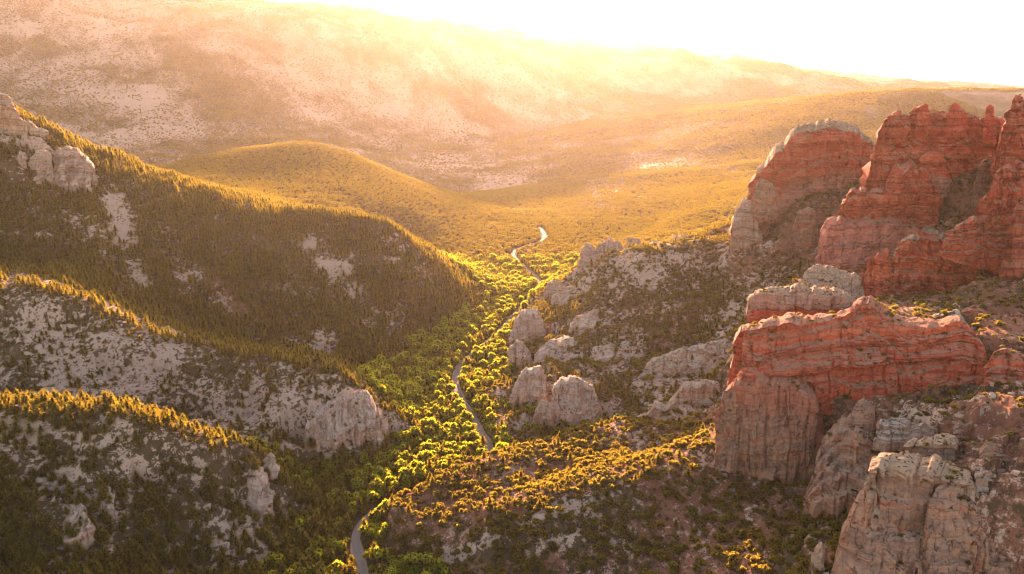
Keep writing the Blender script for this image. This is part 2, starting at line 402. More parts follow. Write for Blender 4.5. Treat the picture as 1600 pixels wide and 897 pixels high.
def note_tops(V, F):
    a, b, c = V[F[:, 0]], V[F[:, 1]], V[F[:, 2]]
    n = np.cross(b - a, c - a); l = np.linalg.norm(n, axis=1) + 1e-9
    k = (np.abs(n[:, 2]) / l > 0.6) & (l > 0.1)
    CLIFF_TOPS.append(((a + V[F[:, 2]])[k] / 2, l[k]))
def sub(V, F, attrs, sel):
    u, inv = np.unique(F[sel], return_inverse=True)
    return V[u], inv.reshape(-1, 4), {k: v[u] for k, v in attrs.items()}
def cliff(name, label, cat, st, thick, mat, capmat=None, cap_from=None, pinn=(), **kw):
    V, Fq, t, zs, istop, ft = loft(st, thick, **kw)
    base = V[np.argmin(V[:, 2])].copy(); cen = V.mean(0); cen[2] = V[:, 2].min(); V = V - cen
    note_tops(V + cen, Fq)
    root = empty(name, cen); tag(root, label, cat)
    at_ = {'t': t, 'zs': zs}
    if capmat is not None:
        cs = istop if cap_from is None else (ft >= cap_from) & (ft <= 1.0) | istop
        v, f, a = sub(V, Fq, at_, ~cs); obj('cliff_face', mesh_from('cliff_face', v, f, mat, False, a), root)
        v, f, a = sub(V, Fq, at_, cs); obj('caprock', mesh_from('caprock', v, f, capmat, False, a), root)
    else:
        if istop.any():
            v, f, a = sub(V, Fq, at_, ~istop); obj('cliff_face', mesh_from('cliff_face', v, f, mat, False, a), root)
            v, f, a = sub(V, Fq, at_, istop); obj('rock_top', mesh_from('rock_top', v, f, mat, False, a), root)
    for i, (pst, pth) in enumerate(pinn):
        v, f, tt, z2, _, _ = loft(pst, pth, du=0.5, dz=0.45, batter=0.05, bury=6, dome=.6, strata=.7, joint=.5, rough=.6, block=.5, lump=.5, seed=90 + i, rnd=.6)
        note_tops(v, f)
        obj('pinnacle', mesh_from('pinnacle', v - cen, f, mat, False, {'t': tt, 'zs': z2}), root)
    return root
def outcrop(name, label, cat, st, thick, mat, **kw):
    V, Fq, t, zs, istop, ft = loft(st, thick, **kw)
    cen = V.mean(0); cen[2] = V[:, 2].min()
    note_tops(V, Fq)
    o = obj(name, mesh_from(name, V - cen, Fq, mat, False, {'t': t, 'zs': zs})); o.location = cen
    return tag(o, label, cat)

# main butte with pale foot
cliff('sandstone_butte', 'broad red butte with a domed scrubby top and a pale stepped foot', 'butte',
      [(1139, 372, 382, 640), (1143, 345, 385, 638), (1160, 325, 385, 636), (1172, 312, 384, 636), (1176, 300, 382, 638), (1182, 282, 378, 640), (1197, 253, 372, 642), (1212, 242, 350, 646), (1225, 231, 330, 650), (1237, 214, 320, 654), (1262, 207, 310, 658), (1287, 201, 305, 660), (1300, 199, 300, 660), (1319, 203, 296, 660), (1337, 211, 292, 660), (1359, 221, 290, 658), (1367, 231, 300, 655), (1369, 262, 310, 650)], 60, M_BUTTE, M_CAP,
      du=0.9, dz=0.7, batter=0.32, dome=7, strata=1.4, joint=3, rough=1.3, block=1.6, seed=1, bury=14, steps=4, lump=5)
outcrop('rock_outcrop', 'rounded pale block at the foot of the broad red butte', 'rock', [(1141, 372, 385, 625), (1146, 335, 386, 624), (1160, 318, 386, 622), (1176, 322, 384, 622), (1186, 345, 380, 622), (1192, 366, 378, 624)], 22, M_PALE, dome=3, rnd=4, strata=.6, batter=.3, seed=41)
outcrop('rock_pillar', 'pale leaning rock pillar in the shrubby gully below the broad red butte', 'rock', [(1232, 380, 388, 598), (1238, 352, 390, 596), (1248, 332, 390, 594), (1262, 328, 388, 594), (1274, 335, 380, 594), (1280, 352, 370, 598)], 12, M_TAN, dome=2, rnd=2, strata=.6, batter=.3, seed=42)
outcrop('rock_outcrop', 'rounded tan knob on the skyline edge of the broad red butte', 'rock', [(1173, 310, 330, 632), (1178, 292, 330, 630), (1190, 284, 332, 628), (1204, 290, 330, 628), (1216, 305, 326, 630), (1222, 322, 330, 634)], 14, M_TAN, dome=2, rnd=2, batter=.3, seed=43)
# main red wall in three tiers
cliff('red_cliff', 'highest red cliff tier crowned by small pinnacles', 'cliff',
      [(1349, 300, 335, 528), (1358, 262, 335, 526), (1366, 232, 335, 526), (1372, 209, 335, 526), (1381, 189, 335, 526), (1394, 180, 335, 527), (1425, 178, 330, 528), (1440, 174, 325, 528), (1453, 175, 320, 530), (1469, 182, 300, 532), (1481, 183, 280, 534), (1509, 180, 270, 536), (1522, 188, 268, 538), (1537, 188, 266, 538), (1552, 182, 270, 538), (1569, 186, 275, 538), (1580, 200, 280, 540)], 34, M_RED, None,
      [([(1433, 178, 182, 536), (1439, 168, 182, 536), (1444, 164, 182, 536), (1449, 168, 182, 536), (1456, 178, 182, 536)], 5),
       ([(1479, 184, 188, 540), (1483, 170, 188, 539), (1491, 162, 188, 539), (1500, 167, 188, 539), (1508, 172, 188, 539), (1513, 184, 188, 540)], 8),
       ([(1537, 188, 200, 536), (1541, 172, 200, 535), (1546, 168, 200, 535), (1551, 170, 200, 535), (1556, 186, 200, 536)], 6)] if False else None,
      du=0.7, dz=0.55, batter=0.2, dome=1.5, strata=1.3, joint=3.0, rough=1.2, block=1.6, seed=2, lump=5, jag=1.7, bury=16, steps=5,
      pinn=[([(1433, 180, 184, 536), (1439, 169, 184, 536), (1444, 164, 184, 536), (1449, 168, 184, 536), (1456, 180, 184, 536)], 5),
            ([(1479, 186, 190, 540), (1483, 170, 190, 539), (1491, 162, 190, 539), (1500, 167, 190, 539), (1508, 172, 190, 539), (1513, 186, 190, 540)], 8),
            ([(1536, 190, 215, 534), (1541, 172, 215, 533), (1546, 168, 215, 533), (1551, 170, 215, 533), (1557, 190, 215, 534)], 6)])
cliff('red_cliff', 'red cliff tier in the middle of the high wall', 'cliff',
      [(1302, 345, 365, 515), (1306, 337, 365, 513), (1319, 313, 365, 511), (1331, 304, 365, 510), (1360, 300, 365, 510), (1381, 298, 365, 508), (1391, 276, 365, 508), (1400, 260, 365, 508), (1419, 252, 365, 508), (1434, 257, 362, 508), (1453, 275, 360, 508), (1462, 290, 356, 509), (1468, 337, 352, 510)], 24, M_RED,
      du=0.65, dz=0.5, batter=0.25, dome=2, strata=1.2, joint=2.8, rough=1.1, block=1.5, seed=3, lump=4.5, jag=1.7, bury=14, steps=4)
cliff('red_cliff', 'pale pink bulging cliff tier at the bottom of the high wall', 'cliff',
      [(1272, 400, 425, 500), (1278, 370, 430, 498), (1284, 354, 432, 496), (1300, 343, 435, 495), (1325, 346, 435, 494), (1360, 348, 425, 494), (1385, 350, 412, 494), (1412, 354, 398, 496), (1432, 358, 382, 498), (1440, 364, 378, 502)], 26, rock_mat("pink_sandstone", [(p, (c[0] * .9 + .08, c[1] * .7 + .10, c[2] * .7 + .08)) for p, c in RED], (0.44, 0.26, 0.18), (0.13, 0.055, 0.04), cap=(0.34, 0.20, 0.14), topf=.5),
      du=0.65, dz=0.5, batter=0.3, dome=2, strata=1.0, joint=1.6, rough=.9, block=.9, seed=4, rnd=1.5, bury=12, lump=4, steps=3)
outcrop('rock_pillar', 'tan rock column standing in the dark cleft beside the tall red tower', 'rock', [(1516, 350, 360, 486), (1520, 300, 362, 484), (1527, 262, 362, 483), (1537, 252, 362, 483), (1547, 258, 360, 483), (1553, 290, 355, 485)], 12, M_TAN, dome=1.5, strata=1, joint=1, batter=.06, seed=44)
outcrop('rock_outcrop', 'reddish block perched between the high wall tiers', 'rock', [(1432, 262, 290, 522), (1437, 246, 292, 521), (1450, 240, 292, 520), (1466, 243, 290, 520), (1476, 252, 288, 521), (1481, 268, 286, 523)], 12, M_BUTTE, dome=1.5, strata=1, joint=1, batter=.1, seed=45, rnd=1.5)
# tall tower at the frame edge
cliff('red_tower', 'tall jagged red tower nearest the end of the wall', 'cliff',
      [(1551, 262, 330, 455), (1555, 244, 330, 453), (1562, 231, 330, 452), (1566, 200, 330, 452), (1572, 186, 330, 452), (1578, 170, 330, 452), (1584, 158, 330, 452), (1592, 160, 335, 452), (1602, 163, 340, 452), (1625, 150, 345, 452), (1660, 165, 350, 454), (1700, 220, 350, 458)], 40, M_RED,
      du=0.6, dz=0.5, batter=0.2, dome=2, strata=1.4, joint=2.8, rough=1.1, block=1.6, seed=5, lump=4, jag=1.7, bury=12, steps=5)
cliff('red_tower', 'stepped red buttress below the tall jagged tower', 'cliff',
      [(1522, 345, 392, 440), (1527, 318, 392, 438), (1541, 302, 392, 436), (1550, 284, 394, 434), (1556, 270, 395, 433), (1575, 262, 398, 432), (1600, 262, 402, 431), (1640, 250, 410, 430), (1690, 270, 420, 432)], 18, M_RED,
      du=0.55, dz=0.45, batter=0.25, dome=1.5, strata=1.2, joint=2.4, rough=1, block=1.4, seed=6, bury=10, jag=1.7, lump=3.5, steps=4)
cliff('red_cliff', 'low layered red ledge descending from the jagged tower', 'cliff',
      [(1472, 372, 380, 430), (1478, 361, 386, 428), (1500, 354, 392, 427), (1522, 341, 398, 426), (1545, 338, 405, 425), (1570, 340, 412, 423), (1590, 335, 420, 420)], 14, M_RED,
      du=0.5, dz=0.4, batter=0.5, dome=1, strata=1.0, joint=1.4, rough=.8, block=1, seed=7, bury=8, steps=5, lump=2.5)
cliff('red_tower', 'dark purplish rock column at the frame edge under the jagged tower', 'cliff',
      [(1562, 440, 452, 405), (1566, 385, 452, 403), (1570, 372, 450, 402), (1576, 366, 448, 401), (1583, 330, 446, 400), (1592, 318, 445, 400), (1610, 310, 445, 400), (1660, 320, 445, 402)], 14, rock_mat("dark_sandstone", [(p, (c[0] * .75, c[1] * .95, c[2] * 1.1)) for p, c in RED], (0.32, 0.18, 0.14), (0.08, 0.04, 0.036), cap=(0.28, 0.17, 0.13), topf=.4),
      du=0.5, dz=0.45, batter=0.08, dome=1, strata=.9, joint=1.4, rough=.7, block=.8, seed=8, bury=8)
# mid outcrop with fins
cliff('red_cliff', 'red cliff block with a pale scrubby top in the middle of the bench', 'cliff',
      [(1386, 430, 470, 446), (1392, 412, 472, 444), (1400, 395, 473, 443), (1410, 375, 473, 442), (1431, 369, 472, 441), (1459, 369, 470, 441), (1478, 374, 468, 440), (1491, 381, 467, 440), (1506, 393, 466, 438), (1537, 399, 455, 436), (1562, 403, 445, 434), (1570, 412, 440, 432)], 24, M_RED, M_CAP,
      du=0.5, dz=0.42, batter=0.2, dome=2, strata=1.1, joint=2.8, rough=1, block=1.4, seed=9, bury=10, jag=1.7, lump=4, steps=4)
for i, (x0, tp, x1, bs, Yd) in enumerate([(1337, 420, 1356, 462, 444), (1350, 404, 1368, 468, 441), (1362, 397, 1380, 472, 438), (1374, 392, 1392, 474, 440)]):
    m_ = (x0 + x1) / 2
    outcrop('rock_fin', ['lowest red rock fin at the outer end of the bench block', 'second red rock fin beside the lowest fin', 'third red rock fin, before the tallest one', 'tallest red rock fin leaning against the bench block'][i], 'rock', [(x0, tp + 26, bs, Yd), (x0 + 4, tp + 8, bs + 1, Yd - 1), (m_, tp, bs + 2, Yd - 2), (x1 - 4, tp + 6, bs + 1, Yd - 1), (x1, tp + 30, bs, Yd)], 7, M_RED, du=.45, dz=.4, batter=.12, dome=1, strata=.7, joint=.6, seed=50 + i, bury=6)
cliff('pale_ledge', 'speckled pale ledge running under the red rock fins', 'ledge',
      [(1250, 438, 452, 436), (1257, 431, 456, 435), (1266, 423, 458, 434), (1277, 420, 460, 433), (1300, 424, 463, 432), (1325, 431, 466, 431), (1342, 438, 470, 431), (1352, 450, 472, 431)], 16, M_CAP,
      du=.5, dz=.4, batter=.7, dome=2, strata=.8, joint=1, rough=.7, block=.7, seed=10, bury=6)
cliff('capped_cliff', 'red cliff under a thick pale cap above the outer corner', 'cliff',
      [(1167, 472, 500, 404), (1170, 462, 505, 402), (1174, 459, 508, 400), (1194, 457, 510, 398), (1225, 455, 512, 396), (1253, 455, 510, 396), (1285, 459, 508, 395), (1303, 464, 503, 395), (1325, 468, 496, 396), (1344, 474, 490, 398), (1350, 482, 490, 402)], 20, M_RED, M_CAP, cap_from=.66,
      du=.5, dz=.4, batter=.06, dome=1.5, strata=.9, joint=1.5, rough=.6, block=.7, seed=11, bury=10)
# front wall
cliff('red_cliff', 'long curved red cliff with flowing strata above the grey bulge', 'cliff',
      [(1160, 520, 575, 340), (1166, 514, 585, 337), (1185, 510, 596, 334), (1209, 508, 606, 332), (1231, 505, 612, 330), (1262, 506, 618, 328), (1291, 505, 622, 327), (1306, 500, 624, 327), (1319, 492, 626, 327), (1340, 483, 628, 326), (1359, 475, 630, 326), (1372, 486, 632, 325), (1381, 498, 634, 324), (1397, 510, 636, 323), (1430, 513, 630, 321), (1466, 514, 622, 318), (1485, 508, 615, 316), (1500, 504, 612, 314), (1520, 522, 608, 311), (1537, 541, 605, 308), (1556, 575, 605, 305)], 24, M_RED, None,
      du=.4, dz=.32, batter=.36, dome=1.5, strata=1.5, joint=1.5, rough=.8, block=.7, jag=.5, but=1.2, seed=12, bury=10, dip=-0.20, lump=4, steps=5)
outcrop('pale_ledge', 'crumbly cream coloured ledge under the shrubs on the bench', 'ledge', [(1386, 522, 530, 350), (1392, 505, 532, 348), (1410, 500, 534, 347), (1440, 502, 534, 346), (1462, 500, 530, 345), (1480, 494, 522, 345), (1500, 490, 512, 346), (1508, 498, 510, 348)], 12, M_PALE, du=.38, dz=.3, batter=.9, dome=1.5, strata=.6, joint=1, rough=.8, block=.6, seed=68, bury=4, steps=3)
cliff('red_buttress', 'narrow layered red buttress at the outer corner of the long curved cliff', 'cliff',
      [(1137, 600, 622, 352), (1141, 572, 626, 350), (1146, 535, 630, 348), (1156, 522, 632, 347), (1168, 516, 632, 346), (1180, 520, 630, 346), (1190, 540, 628, 347)], 16, M_RED, M_CAP,
      du=.42, dz=.36, batter=.12, dome=1, strata=.8, joint=.8, rough=.6, block=.4, seed=13, bury=8)
cliff('grey_cliff', 'smooth grey tan bulging cliff streaked below the long curved red one', 'cliff',
      [(1118, 660, 712, 330), (1121, 633, 714, 328), (1128, 616, 716, 326), (1140, 609, 720, 324), (1156, 606, 732, 321), (1180, 603, 750, 317), (1203, 604, 760, 314), (1230, 610, 766, 312), (1256, 616, 768, 311), (1275, 626, 768, 311), (1288, 650, 765, 312), (1294, 680, 760, 314)], 26, M_BULGE, M_BULGE,
      du=.42, dz=.36, batter=.16, dome=2, strata=.55, joint=1.6, rough=.7, block=.4, seed=14, rnd=1.2, bury=8, lump=4.5, dip=-.12, jag=.8)
outcrop('rock_pillar', 'slim tan pillar split from the outer edge of the grey bulging cliff', 'rock', [(1122, 690, 708, 322), (1125, 640, 710, 321), (1131, 618, 711, 320), (1140, 612, 711, 320), (1149, 618, 712, 320), (1154, 650, 712, 321)], 7, M_TAN, du=.4, dz=.36, batter=.05, dome=.8, rnd=1.2, strata=.5, seed=46)
cliff('grey_cliff', 'grey sloping rock shoulder beside the dark cleft', 'cliff',
      [(1254, 772, 790, 274), (1262, 752, 792, 272), (1270, 725, 793, 270), (1280, 708, 794, 268), (1295, 690, 794, 267), (1312, 676, 794, 266), (1335, 680, 794, 264), (1358, 688, 794, 262), (1380, 702, 792, 261), (1402, 725, 790, 260), (1410, 745, 790, 260)], 26, M_TAN, M_TAN,
      du=.4, dz=.36, batter=.55, dome=2, strata=.7, joint=1.6, rough=.9, block=.6, seed=15, rnd=1, bury=8, lump=3.5, steps=4, jag=1)
outcrop('rock_outcrop', 'rounded pale knob with a shrubby crown under the red curved strata', 'rock', [(1320, 670, 680, 291), (1324, 652, 681, 290), (1333, 640, 682, 289), (1347, 634, 683, 288), (1360, 640, 682, 288), (1367, 655, 682, 289), (1372, 672, 680, 291)], 10, M_TAN, du=.36, dz=.33, dome=1.2, rnd=.7, strata=.8, joint=.9, batter=.2, block=.6, jag=.7, seed=47, bury=5)
outcrop('rock_outcrop', 'smaller grey knob next to the rounded pale knob', 'rock', [(1310, 668, 676, 297), (1314, 655, 677, 296), (1322, 651, 678, 296), (1331, 656, 678, 296), (1336, 668, 677, 297)], 6, M_TAN, du=.36, dz=.33, dome=.8, rnd=1, strata=.5, joint=.5, batter=.1, seed=48, bury=4)
outcrop('rock_ledge', 'flat topped pale block over an orange band above the great domes', 'rock', [(1400, 722, 735, 250), (1404, 708, 737, 248), (1412, 700, 738, 247), (1435, 697, 738, 246), (1465, 698, 736, 246), (1490, 697, 734, 246), (1499, 703, 732, 247), (1502, 722, 730, 249)], 12, M_CAP, du=.33, dz=.3, dome=.8, strata=.6, joint=.7, batter=.05, seed=49, bury=5)
for i, (cx_, tp, bs, wp, Yd, m_) in enumerate([(1396, 656, 690, 62, 276, 'P'), (1440, 668, 694, 56, 264, 'P'), (1470, 618, 640, 50, 296, 'R'), (1510, 668, 694, 60, 258, 'T'), (1562, 690, 720, 66, 238, 'T'), (1585, 612, 650, 40, 282, 'R'), (1545, 735, 768, 60, 224, 'P'), (1520, 610, 628, 36, 300, 'R')]):
    outcrop('rock_outcrop', ['cream ledge among shrubs below the long curved cliff', 'second cream ledge just above the flat topped block', 'small red ledge at the base of the long curved cliff', 'brown ledge between bushes on the stony slope', 'slanting brown rock lowest on the stony slope', 'reddish rock by the frame edge on the stony slope', 'pale lichened slab behind the far tan dome', 'thin red ledge at the thin end of the long curved cliff'][i], 'rock',
            [(cx_ - wp / 2, bs - 4, bs, Yd + 2), (cx_ - wp * .4, tp + 6, bs + 2, Yd), (cx_ - wp * .1, tp, bs + 3, Yd - 1), (cx_ + wp * .2, tp + 3, bs + 3, Yd - 1), (cx_ + wp * .42, tp + 9, bs + 2, Yd), (cx_ + wp / 2, bs - 3, bs, Yd + 2)], 8, {'P': M_PALE, 'R': M_RED, 'T': M_TAN}[m_], du=.36, dz=.3, batter=.6, dome=.8, strata=.8, joint=1, rough=.8, block=.7, steps=3, seed=110 + i, bury=4, jag=.6)
cliff('red_cliff', 'stepped red ledges carrying the long curved cliff on to the frame edge', 'cliff',
      [(1540, 570, 604, 300), (1546, 556, 606, 298), (1560, 552, 607, 296), (1580, 556, 607, 293), (1600, 560, 606, 291), (1640, 566, 606, 290), (1680, 590, 606, 292)], 14, M_RED, None,
      du=.38, dz=.32, batter=.5, dome=1, strata=1.2, joint=1.4, rough=.8, block=.8, seed=120, bury=6, steps=4, jag=.6, lump=2.5)
cliff('red_ledge', 'thin red rock ledge crossing the red talus under the dark column', 'ledge',
      [(1500, 488, 500, 362), (1512, 482, 502, 360), (1540, 484, 504, 358), (1570, 488, 506, 355), (1600, 490, 508, 352), (1650, 496, 508, 352)], 10, M_RED, None,
      du=.4, dz=.3, batter=.9, dome=.8, strata=.9, joint=1, rough=.7, block=.7, seed=121, bury=5, steps=3, jag=.4, lump=2)
# great domes at the bottom
cliff('rock_dome', 'great grey dome with a smooth rounded flank at the bottom edge', 'rock dome',
      [(1286, 915, 990, 214), (1294, 876, 995, 211), (1303, 855, 1000, 209), (1314, 838, 1000, 207), (1325, 812, 1000, 206), (1334, 795, 1000, 205), (1350, 785, 1000, 204), (1368, 786, 1000, 203), (1384, 796, 1000, 203), (1396, 815, 1000, 203), (1408, 850, 1000, 204), (1420, 900, 1000, 205)], 20, M_TAN, M_TAN,
      du=.32, dz=.3, batter=.42, dome=1.5, strata=.4, joint=1.0, rough=.7, block=.3, seed=16, rnd=1.5, bury=8, lump=3)
cliff('rock_dome', 'broad cracked grey wall behind the great dome with pale crust on top', 'rock dome',
      [(1352, 790, 1000, 211), (1355, 740, 1000, 209), (1360, 732, 1000, 208), (1372, 728, 1000, 207), (1395, 735, 1000, 206), (1421, 742, 1000, 205), (1450, 748, 1000, 204), (1475, 752, 1000, 203), (1500, 755, 1000, 202), (1522, 762, 1000, 202), (1534, 790, 1000, 203)], 22, M_TAN, M_CAP, cap_from=.93,
      du=.34, dz=.32, batter=.3, dome=1.5, strata=.6, joint=2.2, rough=.8, block=.6, seed=17, rnd=.5, bury=8, lump=3.5, steps=4, jag=.7)
cliff('rock_dome', 'ochre stained dome with a white band in the middle of the cracked wall', 'rock dome',
      [(1432, 880, 1000, 203), (1440, 830, 1000, 201), (1452, 790, 1000, 200), (1466, 772, 1000, 199), (1482, 770, 1000, 199), (1498, 784, 1000, 199), (1512, 820, 1000, 200), (1524, 880, 1000, 202)], 14, M_TAN, M_TAN,
      du=.32, dz=.3, batter=.36, dome=1.2, strata=.5, joint=1, rough=.7, block=.4, seed=18, rnd=1, bury=8, lump=2.5)
cliff('rock_dome', 'rounded tan dome at the far end of the cracked wall', 'rock dome',
      [(1520, 880, 1000, 204), (1528, 830, 1000, 202), (1540, 788, 1000, 201), (1558, 777, 1000, 200), (1576, 784, 1000, 200), (1590, 815, 1000, 200), (1602, 870, 1000, 202)], 14, M_TAN, M_TAN,
      du=.32, dz=.3, batter=.36, dome=1.2, strata=.5, joint=1, rough=.7, block=.4, seed=19, rnd=1.2, bury=8, lump=2.5)
outcrop('boulder', 'small pale stacked boulders at the outer foot of the great dome', 'rock', [(1268, 885, 902, 231), (1272, 862, 905, 230), (1282, 856, 908, 229), (1292, 862, 908, 229), (1297, 885, 905, 230)], 5, M_PALE, du=.32, dz=.3, dome=.8, rnd=1, batter=.1, seed=60, bury=4)

# crags across the canyon
def dome(name, label, cx_, tp, bs, wpx, Y, thick, mat, seed, **kw):
    k = dict(du=.6, dz=.5, dome=1.5, rnd=.8, strata=.7, joint=2.0, rough=1.2, block=1.0, batter=.3, bury=8, lump=3.2, jag=.9); k.update(kw)
    h = wpx / 2; sk = (seed % 3 - 1) * .18
    return outcrop(name, label, 'rock', [(cx_ - h, bs - .4 * (bs - tp), bs, Y + 4), (cx_ - .86 * h, tp + (.28 + sk * .4) * (bs - tp), bs, Y + 1), (cx_ - .5 * h + sk * h, tp + .06 * (bs - tp), bs, Y), (cx_ + sk * h, tp, bs, Y), (cx_ + .5 * h + sk * h * .5, tp + (.07 - sk * .3) * (bs - tp), bs, Y), (cx_ + .86 * h, tp + (.26 - sk * .5) * (bs - tp), bs, Y + 1), (cx_ + h, bs - .4 * (bs - tp), bs, Y + 4)], thick, mat, seed=seed, **k)
M_CRAG = rock_mat("crag_sandstone", [(0.30, (0.26, 0.17, 0.13)), (0.48, (0.42, 0.30, 0.23)), (0.58, (0.40, 0.22, 0.14)), (0.72, (0.50, 0.40, 0.32))], (0.52, 0.44, 0.36), (0.15, 0.10, 0.08), spots=.8, bands=.35, topf=.5)
dome('boulder', 'huge round pinkish boulder above the road bend', 828, 584, 642, 64, 478, 20, M_CRAG, 20, rnd=3)
dome('rock_outcrop', 'wide grey rock face next to the huge round boulder', 898, 598, 670, 88, 453, 20, M_CRAG, 21)
dome('rock_outcrop', 'narrow split rock between the road and the wide grey face', 850, 632, 678, 36, 444, 10, M_PALE, 22)
dome('rock_outcrop', 'reddish crag at the toe of the spur above the valley trees', 824, 490, 540, 56, 602, 20, M_CRAG, 23, rnd=2)
dome('rock_outcrop', 'pinkish slab under the reddish crag at the spur toe', 814, 536, 582, 38, 550, 12, M_CRAG, 24)
dome('rock_outcrop', 'pale knob on the spur crest, nearest the valley', 918, 386, 420, 30, 690, 12, M_CRAG, 25)
dome('rock_outcrop', 'twin humped pale knob on the spur crest beside the junipers', 950, 378, 412, 48, 690, 14, M_CRAG, 26)
dome('rock_outcrop', 'small pale knob on the spur crest, farthest up', 990, 374, 400, 32, 700, 10, M_CRAG, 27)
dome('rock_outcrop', 'broad pale rock hump along the spur crest among gold junipers', 1022, 383, 398, 80, 688, 16, M_CRAG, 83, batter=1.0, steps=3)
dome('rock_outcrop', 'long pale rock step on the spur crest nearest the broad butte', 1084, 372, 388, 90, 686, 16, M_PALE, 84, batter=1.0, steps=3)
dome('rock_outcrop', 'pale broken ledge high on the spur side below its crest', 906, 451, 470, 90, 652, 14, M_CRAG, 85, batter=1.3, steps=3)
dome('rock_outcrop', 'pale broken ledge halfway down the spur side', 940, 492, 512, 100, 578, 16, M_CRAG, 86, batter=1.4, steps=4)
dome('rock_outcrop', 'wide fractured ledge above the wide grey rock face', 975, 542, 566, 110, 526, 16, M_CRAG, 87, batter=1.3, steps=4)
dome('rock_outcrop', 'pink grey fractured bluff above the huge round boulder', 880, 536, 568, 90, 540, 16, M_CRAG, 88, batter=1.1, steps=4)
dome('rock_outcrop', 'orange tinted rock rib on the steep spur side', 868, 442, 476, 40, 690, 12, M_CRAG, 28)
outcrop('rock_outcrop', 'bright white crag with two humps rising from the juniper slope', 'rock', [(1000, 668, 672, 432), (1010, 650, 674, 430), (1022, 636, 675, 429), (1040, 640, 674, 428), (1052, 625, 672, 428), (1066, 610, 668, 428), (1085, 606, 662, 428), (1105, 602, 655, 428), (1124, 604, 648, 428), (1132, 620, 645, 430)], 16, M_PALE, du=.5, dz=.4, batter=.3, dome=2, strata=.6, joint=1.4, rough=.8, seed=61, bury=6)
outcrop('rock_outcrop', 'white terraced rock rib between the spur and the red buttress', 'rock', [(1000, 582, 588, 498), (1020, 566, 590, 496), (1050, 556, 592, 494), (1080, 548, 592, 490), (1110, 540, 590, 486), (1135, 532, 586, 482), (1146, 530, 586, 480)], 14, M_PALE, du=.55, dz=.45, batter=.6, dome=2, strata=.7, joint=1.4, rough=.9, seed=62, bury=6)
cliff('rock_outcrop', 'rough grey pink cliff with a domed face at the tip of the pale ridge', 'rock',
      [(474, 690, 700, 412), (482, 668, 702, 411), (495, 655, 703, 411), (510, 642, 703, 411), (530, 630, 703, 412), (548, 622, 702, 414), (565, 622, 702, 416), (580, 632, 702, 418), (594, 648, 700, 420), (604, 662, 697, 423), (611, 685, 695, 428)], 24, M_CRAG,
      du=.5, dz=.42, batter=.4, dome=3, strata=.6, joint=3, rough=1.2, block=.9, seed=29, rnd=1.2, bury=8, lump=4, jag=1)
dome('rock_outcrop', 'grey pillar rock split from the tip of the pale ridge', 490, 658, 700, 22, 405, 8, M_CRAG, 30)
dome('rock_outcrop', 'big rounded grey boulder standing among dark pines under the near ridge', 402, 744, 802, 48, 332, 16, M_CRAG, 31, du=.42, dz=.38, rnd=1.6, joint=2.2, lump=3.5)
dome('rock_outcrop', 'broken boulder stack at the end of the near ridge', 424, 716, 746, 26, 350, 8, M_CRAG, 32, du=.42, dz=.38, joint=1)
dome('rock_outcrop', 'low grey rock poking out between pines up the near ridge slope', 292, 752, 776, 34, 326, 8, M_CRAG, 35, du=.42, dz=.38, batter=.6)
dome('rock_outcrop', 'pale layered step in the bare face of the pale ridge', 70, 508, 546, 90, 478, 12, M_PALE, 36, batter=.9, steps=4, dz=.42)
dome('rock_outcrop', 'long pale ledge crossing the lower face of the pale ridge', 345, 640, 668, 110, 432, 12, M_PALE, 37, batter=1.0, steps=3, dz=.42)
dome('rock_outcrop', 'pale ribbed bluff in the middle of the pale ridge face', 215, 566, 604, 80, 455, 12, M_PALE, 38, batter=.9, steps=4, dz=.42)
outcrop('rock_outcrop', 'tilted pale layered slab rising among the dark pines', 'rock', [(56, 724, 760, 300), (62, 714, 766, 299), (80, 722, 776, 297), (105, 732, 786, 295), (130, 742, 790, 294), (150, 754, 792, 293), (170, 768, 794, 292), (180, 784, 796, 292)], 12, M_CRAG, du=.4, dz=.34, batter=.9, dome=1.5, strata=1.1, joint=1.6, rough=1.0, block=1, seed=63, bury=6, dip=.35, steps=4, lump=3)
dome('rock_outcrop', 'broken white rock at the foot of the tilted slab', 122, 796, 838, 48, 276, 9, M_CRAG, 33, du=.4, dz=.34, rnd=.4, batter=.8, steps=3, joint=2)
dome('rock_outcrop', 'low round grey outcrop behind the pale ridge crest', 488, 540, 568, 52, 556, 14, M_CRAG, 34)
# crags at the head of the big spur
outcrop('rock_crag', 'orange topped crag on the skyline at the head of the big spur', 'rock', [(-30, 140, 220, 790), (0, 147, 222, 788), (12, 150, 222, 788), (22, 165, 224, 787), (32, 185, 225, 786), (52, 196, 226, 786), (72, 206, 226, 786), (80, 216, 228, 788)], 22, rock_mat("orange_crag", [(0.3, (0.30, 0.13, 0.07)), (0.5, (0.46, 0.25, 0.14)), (0.65, (0.42, 0.30, 0.22)), (0.75, (0.50, 0.38, 0.28))], (0.5, 0.38, 0.28), (0.16, 0.08, 0.05)), du=.8, dz=.7, batter=.3, dome=2, strata=1, joint=2, rough=1.3, block=1, seed=64)
outcrop('rock_crag', 'grey banded crag under the orange topped one', 'rock', [(-20, 214, 240, 770), (10, 216, 243, 768), (40, 216, 244, 766), (64, 218, 246, 765), (78, 228, 247, 766), (86, 240, 250, 768)], 16, M_CRAG, du=.8, dz=.7, batter=.3, dome=2, strata=1, joint=1.5, rough=1.1, seed=65)
outcrop('rock_crag', 'broad fissured crag stepping down the big spur', 'rock', [(84, 240, 300, 750), (90, 234, 302, 748), (108, 232, 304, 747), (122, 237, 304, 747), (136, 250, 302, 748), (148, 262, 296, 750), (153, 280, 295, 752)], 20, M_CRAG, du=.7, dz=.6, batter=.3, dome=2, strata=.8, joint=2.6, rough=1.2, block=.9, seed=66)
